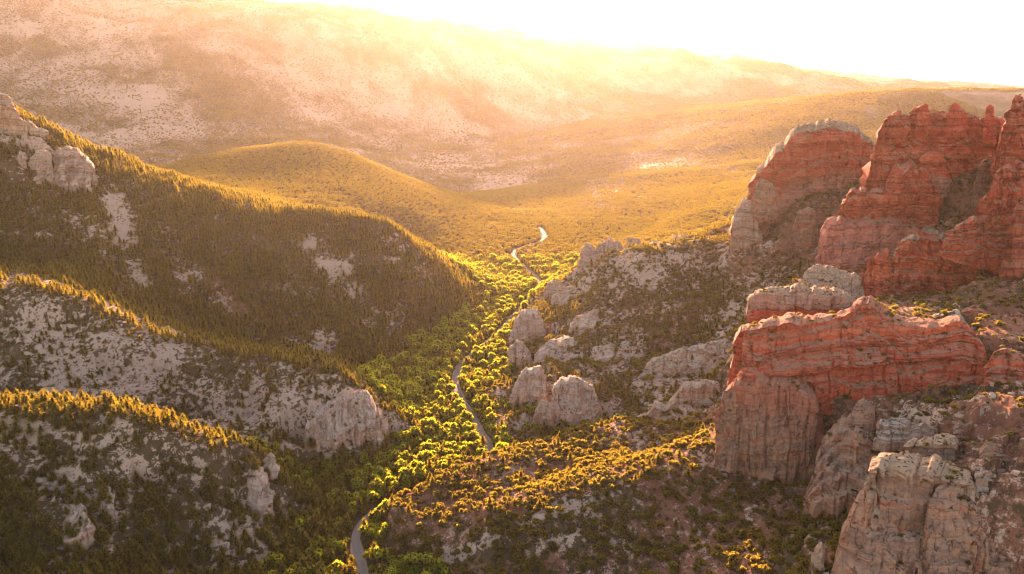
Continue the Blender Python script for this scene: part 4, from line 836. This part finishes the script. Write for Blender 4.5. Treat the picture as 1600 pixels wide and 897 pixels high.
def pine_crown(seed):
    r = np.random.default_rng(seed); cs, sz = [], []
    z0 = r.uniform(.10, .26); wd = r.uniform(.17, .23); nw = 15; pw = r.uniform(.6, .95)
    for k in range(nw):
        t = k / (nw - 1); z = z0 + (0.97 - z0) * t
        R = wd * (1 - t) ** pw * (0.85 if k % 2 else 1.08) + .018
        nb = max(3, int(9 * (1 - t) + 3))
        for i in range(nb):
            a = 6.283 * (i + r.uniform(-.3, .3)) / nb + k; Rb = R * r.uniform(.65, 1.15)
            for f in (.35, .7, 1.0) if Rb > .06 else (.8,):
                cs.append((Rb * f * math.cos(a), Rb * f * math.sin(a), z - .10 * Rb * f * 2 + r.uniform(-.012, .012))); sz.append(.036 * (1.15 - .5 * t) * r.uniform(.7, 1.2))
    cs.append((0, 0, .985)); sz.append(.02)
    L = leaves(np.array(cs), np.array(sz), r, -.4)
    B = [core_blob((0, 0, z0 + (0.93 - z0) * f), wd * (1 - f) ** pw * .62, .13, r) for f in (.12, .38, .64)]
    V, F = merge([L] + B); mi = np.zeros(len(F), int); mi[len(L[1]):] = 1
    return mesh_from("crown", V, F, [M_PINE, M_DARK], False, None, mi)
def lump_crown(seed, nl, hgt, rad, z0, nq, ls, mat):
    r = np.random.default_rng(seed); cs, sz, B = [], [], []
    for l in range(nl):
        a = r.uniform(0, 6.28); q = rad * math.sqrt(r.uniform(0, 1)) * .68; zc = z0 + (hgt - z0) * (.30 + .45 * r.uniform() * (1.25 - q / rad))
        c = np.array([q * math.cos(a), q * math.sin(a), zc]); lr = rad * r.uniform(.34, .52)
        d = r.normal(size=(nq, 3)); d /= np.linalg.norm(d, axis=1)[:, None]; d[:, 2] = np.where(d[:, 2] < -.3, d[:, 2] * .5, d[:, 2])
        B.append(core_blob(c, lr * .66, lr * .52, r))
        p = c + d * lr * r.uniform(.62, 1.05, (nq, 1)) * np.array([1, 1, .85]); cs.append(p); sz.append(ls * r.uniform(.6, 1.25, nq))
    L = leaves(np.concatenate(cs), np.concatenate(sz), r)
    V, F = merge([L] + B); V[:, 2] = np.maximum(V[:, 2], .01); mi = np.zeros(len(F), int); mi[len(L[1]):] = 1
    return mesh_from("crown", V, F, [mat, M_DARK], False, None, mi)

KIND = {}
for kname, nvar in (('pine_tree', 4), ('juniper_tree', 4), ('cottonwood_tree', 4), ('shrub', 3)):
    L = []
    for i in range(nvar):
        r = np.random.default_rng(100 + i)
        if kname == 'pine_tree': L.append((pine_crown(200 + i), trunk_mesh('trunk', .93, .018, .01 * i, [(.3, .33, .09), (.45, .49, .07)], r)))
        elif kname == 'juniper_tree': L.append((lump_crown(300 + i, 8, .80, .5, .05, 44, .075, M_JUN), trunk_mesh('trunk', .5, .05, .05, [(.12, .42, .25), (.15, .40, .28), (.18, .45, .2)], r)))
        elif kname == 'cottonwood_tree': L.append((lump_crown(400 + i, 11, 1.0, .42, .14, 40, .052, M_COT), trunk_mesh('trunk', .72, .026, .03, [(.25, .6, .2), (.3, .65, .22), (.38, .75, .16)], r)))
        else: L.append((lump_crown(500 + i, 3, .62, .5, .02, 26, .13, M_SCRUB), trunk_mesh('stem', .35, .03, .05, [(.05, .3, .2), (.05, .28, .22)], r)))
    KIND[kname] = L

# --- where they grow
def grid(x0, x1, y0, y1, s):
    X, Y = np.meshgrid(np.arange(x0, x1, s), np.arange(y0, y1, s)); X = X.ravel() + rng.uniform(-.48, .48, X.size) * s; Y = Y.ravel() + rng.uniform(-.48, .48, Y.size) * s
    k = (np.abs(np.arctan2(X, Y)) < math.radians(45)); return X[k], Y[k]
def field(x, y):
    z = ground_z(x, y); r = np.hypot(x, y); t = np.arctan2(x, y)
    i = np.clip(np.round(np.interp(r, RR, np.arange(nR))).astype(int), 0, nR - 1); j = np.clip(np.round(np.interp(t, TH, np.arange(nT))).astype(int), 0, nT - 1)
    zx = (ground_z(x + 3, y) - ground_z(x - 3, y)) / 6; zy = (ground_z(x, y + 3) - ground_z(x, y - 3)) / 6
    return z, gg[i, j], pale[i, j], red[i, j], np.hypot(zx, zy)
TREES = []    # kind, x, y, z, height, width, group index
def place(s, x0, x1, y0, y1, mode):
    x, y = grid(x0, x1, y0, y1, s); z, g, pl, rdm_, sl = field(x, y)
    px, py, f = project(x, y, z); n = fbm2(x / 28 + 3, y / 28, 3); u = rng.random(len(x)); u2 = rng.random(len(x)); u3 = rng.random(len(x)); rdst = road_dist(x, y)
    P = np.clip(pl * 1.15 - .15, 0, 1); Rm = np.clip(rdm_ * 1.1 - .2, 0, 1)
    keep = np.zeros(len(x), bool); kind = np.zeros(len(x), int); h = np.zeros(len(x)); wd = np.ones(len(x))
    def setk(m, prob, pk, hp, hj, hc=None):
        k = m & (u < prob); keep[k] = True
        kk = np.where(u2 < pk[0], 0, np.where(u2 < pk[0] + pk[1], 1, np.where(u2 < sum(pk[:3]), 2, 3)))
        kind[k] = kk[k]
        hh = np.where(kk == 0, hp[0] + (hp[1] - hp[0]) * u3, np.where(kk == 1, hj[0] + (hj[1] - hj[0]) * u3, np.where(kk == 2, 4.2 + 7.0 * u3 ** 1.5, 1 + 1.3 * u3))); h[k] = hh[k]
    if mode == 'near':
        low = (z < 3.5) | (g == G['floor'])
        setk((g == G['r1']) & ~low, .92 - .95 * P - .25 * Rm + .25 * n, (.52, .43, 0, .05), (4.5, 11.5), (2.2, 4.6))
        setk((g == G['r2']) & ~low, .62 - .62 * P + .45 * n, (.5, .4, 0, .1), (4, 8), (2, 4))
        setk((g == G['r3']) & ~low, .95 - .85 * P + .35 * n, (.8, .18, 0, .02), (5, 10), (2.2, 4.0))
        setk((g == G['ra']) & ~low, .86 - .62 * P - .1 * Rm + .40 * n, (.2, .72, 0, .08), (4, 9), (2.5, 5.5))
        setk((g == G['rb']) & ~low, .66 - .42 * P + .0 * Rm + .45 * n, (.05, .85, 0, .10), (5, 8), (2.6, 6.2))
        setk((g == G['cliffs']), .30 - .1 * P + .12 * (px > 1380) + .45 * n, (.04, .56, 0, .40), (4, 7), (2.0, 4.8))
        setk((g == G['r0']) & ~low, .95 - .5 * P, (.6, .4, 0, 0), (5, 8), (3.5, 6))
        setk(((g == G['far']) | (g == G['mesa'])) & ~low, .75 - .7 * P, (.3, .7, 0, 0), (4, 7), (3.5, 6))
        shade = sst(610, 500, px) * sst(560, 640, py)
        setk(low, .85 + .4 * n, (.20, .12, .60, .08), (6, 11), (3, 5))
        setk(low & (y > 830), .85 - .3 * P, (.3, .5, .2, 0), (5, 9), (4, 6))
        setk(low & (rng.random(len(x)) < shade * .8), .9, (.7, .1, .2, 0), (7, 13), (3, 5))
        # crests carry a closed line of trees
        d = (ground_z(x, y + 14) - z < -2.0) & (ground_z(x, y - 14) - z < -0.3) & ((g == G['r1']) | (g == G['r2']) | (g == G['r3']) | (g == G['ra']) | (g == G['rb']))
        e_ = (g == G['ra']) | (g == G['rb'])
        setk(d & ~e_, .85, (.7, .3, 0, 0), (5, 9.5), (2.8, 4.5)); setk(d & e_, .75, (.14, .86, 0, 0), (5, 8), (2.8, 5.2))
        keep &= (rdst > 4.0) & (sl < 1.9)
        keep &= ~((kind == 2) & (rdst < 5.2) & (h > 8))
    elif mode == 'mid':
        setk(g == G['r0'], .99 - .2 * P, (.08, .92, 0, 0), (6, 8), (4.5, 7))
        setk((g != G['r0']), .80 - .75 * P + .2 * n, (.06, .94, 0, 0), (5, 8), (4.5, 8))
        setk((z < 6) & (y < 1300), .9, (.1, .9, 0, 0), (6, 9), (5, 8)); keep &= rdst > 6.5
    else:
        setk(g >= 0, .85 - .85 * P + .25 * n, (.06, .94, 0, 0), (.7 * s, s), (.55 * s, .95 * s))
    for a in np.where(keep)[0]: TREES.append((kind[a], x[a], y[a], z[a], h[a], g[a]))
place(3.3, -760, 480, 165, 960, 'near')
place(6.0, -1150, 1000, 960, 1900, 'mid')
place(8.0, -1700, 1600, 1900, 2700, 'far')
place(12, -3700, 3400, 2700, 5700, 'far')
TR = np.array(TREES); print("trees", len(TR), [int((TR[:, 0] == k).sum()) for k in range(4)])
# plants on cliff tops and ledges
for pos, ar in CLIFF_TOPS:
    k = rng.random(len(pos)) < np.clip(ar * 0.06, 0, .6); p = pos[k]
    n = vn2(p[:, 0] / 7, p[:, 1] / 7) > -.15; p = p[n]
    for q in p:
        kk = 3 if rng.random() < .72 else 1
        TREES.append((kk, q[0], q[1], q[2] - .05, rng.uniform(.6, 1.7) if kk == 3 else rng.uniform(1.4, 3.0), G['cliffs']))
# low scrub between the trees
x, y = grid(-420, 330, 190, 640, 2.2); z, g, pl, rdm_, sl = field(x, y); n = fbm2(x / 20, y / 20, 2)
k = (rng.random(len(x)) < np.where(g == G['floor'], .05, 
    .42 + .4 * n)) & (road_dist(x, y) > 6) & (sl < 1.8) & (z > 2)
for a in np.where(k)[0]: TREES.append((3, x[a], y[a], z[a], rng.uniform(.35, 1.25), g[a]))
TR = np.array(TREES); print("plants", len(TR), [int((TR[:, 0] == k).sum()) for k in range(4)])

KN = ['pine_tree', 'juniper_tree', 'cottonwood_tree', 'shrub']
px, py, fd = project(TR[:, 1], TR[:, 2], TR[:, 3] + TR[:, 4] * .5)
size_px = TR[:, 4] / fd * FPX
inframe = (px > 4) & (px < 1596) & (py > 4) & (py < 893)
single = np.zeros(len(TR), bool)
bpy.context.view_layer.update(); dg = bpy.context.evaluated_depsgraph_get()
def in_view(i):
    p = Vector((TR[i, 1], TR[i, 2], TR[i, 3] + TR[i, 4] * .8)); o = Vector((0, 0, CAMZ)); d = p - o; L = d.length
    return not SC.ray_cast(dg, o, d.normalized(), distance=L - 1.0)[0]
for kidx in range(4):
    c = np.where((TR[:, 0] == kidx) & inframe)[0]; c = c[np.argsort(-size_px[c])]; got = 0
    for i in c:
        if in_view(i):
            single[i] = True; got += 1
            if got >= 290: break

def place_words(g, px, py, z, fd):
    if g == G['floor'] or (z < 3.5 and fd < 1100):
        if py > 780: return 'on the valley floor beside the near road bend'
        if px < 610: return 'in the shaded valley forest below the pale ridge'
        if py > 690: return 'on the valley floor where the road goes behind the juniper slope'
        if py > 590: return 'in the bright grove between the pale ridge tip and the road'
        if py > 500: return 'along the narrow valley floor under the big spur'
        return 'on the distant valley floor near the far road curves'
    if g == G['r1']: return ('on the skyline crest of the big spur' if py < 360 and px > 160 else 'on the forested side of the big spur') if px < 560 else 'on the steep flank of the big spur above the valley'
    if g == G['r2']: return 'along the pale ridge near its crag tip' if px > 400 else ('on the bare pale ridge face' if py > 560 else 'along the crest of the pale ridge')
    if g == G['r3']:
        if py < 690: return 'on the crest of the near ridge'
        if px < 200: return 'in the dark forest beside the tilted pale slab'
        return 'on the near ridge slope around the grey rock' if py < 800 else 'in the forest at the bottom of the near ridge'
    if g == G['ra']: return 'on the rocky spur above the huge round boulder' if px < 950 else 'on the rocky spur below the broad butte'
    if g == G['rb']:
        if py < 720: return 'on the upper juniper slope under the white crag'
        if px > 1130: return 'at the foot of the grey bulging cliff'
        if px < 760: return 'on the low end of the juniper slope by the road'
        return 'on the red soil of the middle juniper slope' if py < 800 else 'on the lowest part of the red juniper slope'
    if g == G['cliffs']:
        if px < 1300 and py < 480: return 'in the gully between the broad butte and the high wall'
        if py < 360: return 'in the dark cleft beside the high red wall'
        if py < 520: return 'on the bench above the long curved cliff'
        if py < 690: return 'on the stony slope beside the long curved cliff'
        return 'among the great grey domes'
    return 'on the hills beyond the spur'
def sunlit(i):
    p = Vector((TR[i, 1], TR[i, 2], TR[i, 3] + TR[i, 4] * .95)) + sdir * 3
    return not SC.ray_cast(dg, p, sdir, distance=3000)[0]
LOOK = {0: ('slim dark pine', 'pine'), 1: ('rounded bushy juniper', 'juniper'), 2: ('leafy yellow green cottonwood', 'cottonwood'), 3: ('low scrubby bush', 'shrub')}
best = {}
first = {}
for kidx in range(4):
    c = np.where((TR[:, 0] == kidx) & single)[0]; c = c[np.argsort(-size_px[c])]
    for n_, i in enumerate(c):
        v = n_ % len(KIND[KN[kidx]]); cr, tk = KIND[KN[kidx]][v]
        h = TR[i, 4]; s = (h, h, h) if kidx in (0, 2) else (h * 1.12, h * 1.12, h * rng.uniform(.9, 1.15))
        if kidx == 0: s = (h * rng.uniform(1.1, 1.6),) * 2 + (h,)
        root = empty(KN[kidx], (TR[i, 1], TR[i, 2], TR[i, 3]), rng.uniform(0, 6.28), s)
        wds = place_words(int(TR[i, 5]), px[i], py[i], TR[i, 3], fd[i]); lk, cat = LOOK[kidx]
        key = (kidx, wds)
        if key not in best: best[key] = i; lab = 'largest ' + lk.split(' ', 1)[1] + ' ' + wds
        else:
            cs = sorted(TR[TR[:, 0] == kidx][:, 4]); q3 = (TR[i, 4] > cs[len(cs) // 3]) + (TR[i, 4] > cs[2 * len(cs) // 3])
            lab = ('sunlit ' if sunlit(i) else 'shaded ') + ('small ', 'medium ', 'tall ')[q3] + lk.split(' ', 1)[1].replace('bushy ', '').replace('yellow green ', '') + ' ' + wds
        tag(root, lab, cat, lab.replace(cat, cat + 's', 1) if not lab.startswith('largest') else None)
        a = obj('crown', cr, root); b = obj('trunk' if kidx != 3 else 'stem', tk, root)
        first.setdefault((kidx, v), (a, b))

def scatter(name, sel, kinds):
    ix = np.where(sel)[0]
    me = bpy.data.meshes.new(name); me.vertices.add(len(ix)); me.vertices.foreach_set("co", np.ascontiguousarray(TR[ix, 1:4], np.float32).ravel())
    protos = [first[(k, v)] for k in kinds for v in range(len(KIND[KN[k]])) if (k, v) in first]
    offs = {}; c = 0
    for k in kinds: offs[k] = c; c += len([1 for v in range(len(KIND[KN[k]])) if (k, v) in first])
    kk = TR[ix, 0].astype(int); var = np.array([offs[k] + rng.integers(0, len(KIND[KN[k]])) for k in kk], np.int32)
    h = TR[ix, 4]; wv = np.where(kk == 0, rng.uniform(1.1, 1.6, len(ix)), np.where(kk == 2, rng.uniform(.95, 1.25, len(ix)), 1.15)) * h
    a = me.attributes.new('var', 'INT', 'POINT'); a.data.foreach_set('value', var)
    a = me.attributes.new('rot', 'FLOAT', 'POINT'); a.data.foreach_set('value', rng.uniform(0, 6.28, len(ix)).astype(np.float32))
    a = me.attributes.new('siz', 'FLOAT_VECTOR', 'POINT'); a.data.foreach_set('vector', np.stack([wv, wv, h], 1).astype(np.float32).ravel())
    o = obj(name, me); tag(o, kind='stuff')
    ng = bpy.data.node_groups.new(name, 'GeometryNodeTree')
    ng.interface.new_socket('Geometry', in_out='INPUT', socket_type='NodeSocketGeometry'); ng.interface.new_socket('Geometry', in_out='OUTPUT', socket_type='NodeSocketGeometry')
    N_ = ng.nodes.new; Lk = ng.links.new
    gi, go = N_('NodeGroupInput'), N_('NodeGroupOutput'); iop = N_('GeometryNodeInstanceOnPoints'); jn = N_('GeometryNodeJoinGeometry')
    for (cr, tk) in reversed(protos):
        j2 = N_('GeometryNodeJoinGeometry')
        for ob in (cr, tk):
            oi = N_('GeometryNodeObjectInfo'); oi.inputs['Object'].default_value = ob; oi.transform_space = 'ORIGINAL'; Lk(oi.outputs['Geometry'], j2.inputs[0])
        gti = N_('GeometryNodeGeometryToInstance'); Lk(j2.outputs[0], gti.inputs[0]); Lk(gti.outputs[0], jn.inputs[0])
    def na(nm, typ):
        q = N_('GeometryNodeInputNamedAttribute'); q.data_type = typ; q.inputs['Name'].default_value = nm; return [s for s in q.outputs if s.enabled][0]
    cx3 = N_('ShaderNodeCombineXYZ'); Lk(na('rot', 'FLOAT'), cx3.inputs[2])
    Lk(gi.outputs[0], iop.inputs['Points']); Lk(jn.outputs[0], iop.inputs['Instance']); iop.inputs['Pick Instance'].default_value = True
    Lk(na('var', 'INT'), iop.inputs['Instance Index']); Lk(cx3.outputs[0], iop.inputs['Rotation']); Lk(na('siz', 'FLOAT_VECTOR'), iop.inputs['Scale'])
    Lk(iop.outputs[0], go.inputs[0])
    md = o.modifiers.new('scatter', 'NODES'); md.node_group = ng
    return o
# fallen blocks at the feet of the cliffs
def rubble():
    r = np.random.default_rng(77); base = np.array([(x, y, z) for x in (-1, 1) for y in (-1, 1) for z in (-1, 1)], float)
    qf = np.array([(0, 1, 3, 2), (4, 6, 7, 5), (0, 4, 5, 1), (2, 3, 7, 6), (0, 2, 6, 4), (1, 5, 7, 3)])
    Vs, Fs, tt, zz, o = [], [], [], [], 0
    for Bf, th in FEET:
        if Bf[:, 1].min() > 560: continue
        n = int(len(Bf) * .45)
        for _ in range(n):
            b = Bf[r.integers(0, len(Bf))]; d = r.exponential(5.0) + .5; u_ = -b[:2] / np.linalg.norm(b[:2]); p = b[:2] + u_ * d + r.normal(size=2) * 2.0
            sc_ = min(1.3, .30 * r.pareto(2.2) + .28); z = float(ground_z(p[:1], p[1:])[0])
            if float(road_dist(p[:1], p[1:])[0]) < 6: continue
            v = base * (1 + .35 * r.normal(size=(8, 3)) * .6) * sc_ * r.uniform(.6, 1.1, 3); a = r.uniform(0, 6.28); c_, s_ = math.cos(a), math.sin(a)
            tl = r.normal() * .4; v[:, 2] += tl * v[:, 0]
            v = np.stack([v[:, 0] * c_ - v[:, 1] * s_ + p[0], v[:, 0] * s_ + v[:, 1] * c_ + p[1], v[:, 2] + z + .25 * sc_], 1)
            Vs.append(v); Fs.append(qf + o); o += 8; tt += [r.random()] * 8; zz += [r.uniform(-50, 200)] * 8
    tag(obj('rubble', mesh_from('rubble', np.concatenate(Vs), np.concatenate(Fs), M_CRAG, False, {'t': tt, 'zs': zz})), kind='stuff')
def loose_rocks():
    r = np.random.default_rng(78); x, y = grid(-430, 300, 190, 640, 2.4); z, g, pl, rd_, sl = field(x, y)
    k = (r.random(len(x)) < .10 + .55 * np.clip(pl, 0, 1)) & (pl > .12) & (road_dist(x, y) > 6) & (z > 2); x, y, z = x[k], y[k], z[k]; n = len(x)
    if n > 12000: q = r.choice(n, 12000, False); x, y, z = x[q], y[q], z[q]; n = 12000
    base = np.array([(a, b, c) for a in (-1, 1) for b in (-1, 1) for c in (-1, 1)], float); qf = np.array([(0, 1, 3, 2), (4, 6, 7, 5), (0, 4, 5, 1), (2, 3, 7, 6), (0, 2, 6, 4), (1, 5, 7, 3)])
    sc_ = np.minimum(1.5, .22 * r.pareto(2.0, n) + .22); v = base[None] * (1 + .22 * r.normal(size=(n, 8, 3))) * (sc_[:, None] * r.uniform(.55, 1.1, (n, 3)))[:, None]
    a = r.uniform(0, 6.28, n)[:, None]; tl = r.normal(size=(n, 1)) * .4; vz = v[..., 2] * .75 + tl * v[..., 0]
    v = np.stack([v[..., 0] * np.cos(a) - v[..., 1] * np.sin(a) + x[:, None], v[..., 0] * np.sin(a) + v[..., 1] * np.cos(a) + y[:, None], vz + (z + .2 * sc_)[:, None]], -1).reshape(-1, 3)
    f = (qf[None] + 8 * np.arange(n)[:, None, None]).reshape(-1, 4)
    tag(obj('loose_rocks', mesh_from('loose_rocks', v, f, M_PALE, False, {'t': np.repeat(r.random(n), 8), 'zs': np.repeat(r.uniform(-50, 200, n), 8)})), kind='stuff')
loose_rocks()
print("triangles", sum(len(o.data.polygons) * 2 for o in SC.objects if o.type == 'MESH' and o.name.split('.')[0] not in ('crown', 'trunk', 'stem')))
rubble()
rest = ~single; farm = TR[:, 2] > 960
scatter('pine_forest', rest & ~farm & (TR[:, 0] == 0), [0])
scatter('juniper_woodland', rest & ~farm & (TR[:, 0] == 1), [1])
scatter('cottonwood_grove', rest & ~farm & (TR[:, 0] == 2), [2])
scatter('scrub', rest & ~farm & (TR[:, 0] == 3), [3])
scatter('distant_woodland', rest & farm & (TR[:, 0] < 3), [0, 1, 2])

# ------------------------------------------------------------------ haze
def haze():
    x0, x1, y0, y1, z0, z1 = -17000, 17000, -17000, 17000, float(gz.min()) - 1.5, float(max(gz.max(), CAMZ) + 25)
    V = np.array([(x, y, z) for z in (z0, z1) for (x, y) in ((x0, y0), (x1, y0), (x1, y1), (x0, y1))])
    Fh = np.array([(3, 2, 1, 0), (4, 5, 6, 7), (0, 1, 5, 4), (1, 2, 6, 5), (2, 3, 7, 6), (3, 0, 4, 7)])
    T = NT("haze"); p = T.n("ShaderNodeVolumePrincipled")
    p.inputs["Color"].default_value = (1.0, 0.89, 0.74, 1); p.inputs["Density"].default_value = HAZE_DENSITY; p.inputs["Anisotropy"].default_value = HAZE_ANISO
    T.t.links.new(p.outputs[0], T.out.inputs["Volume"])
    tag(obj('haze', mesh_from('haze', V, Fh, T.m)), kind='stuff')
haze()
print("ground z", gz.min(), gz.max())
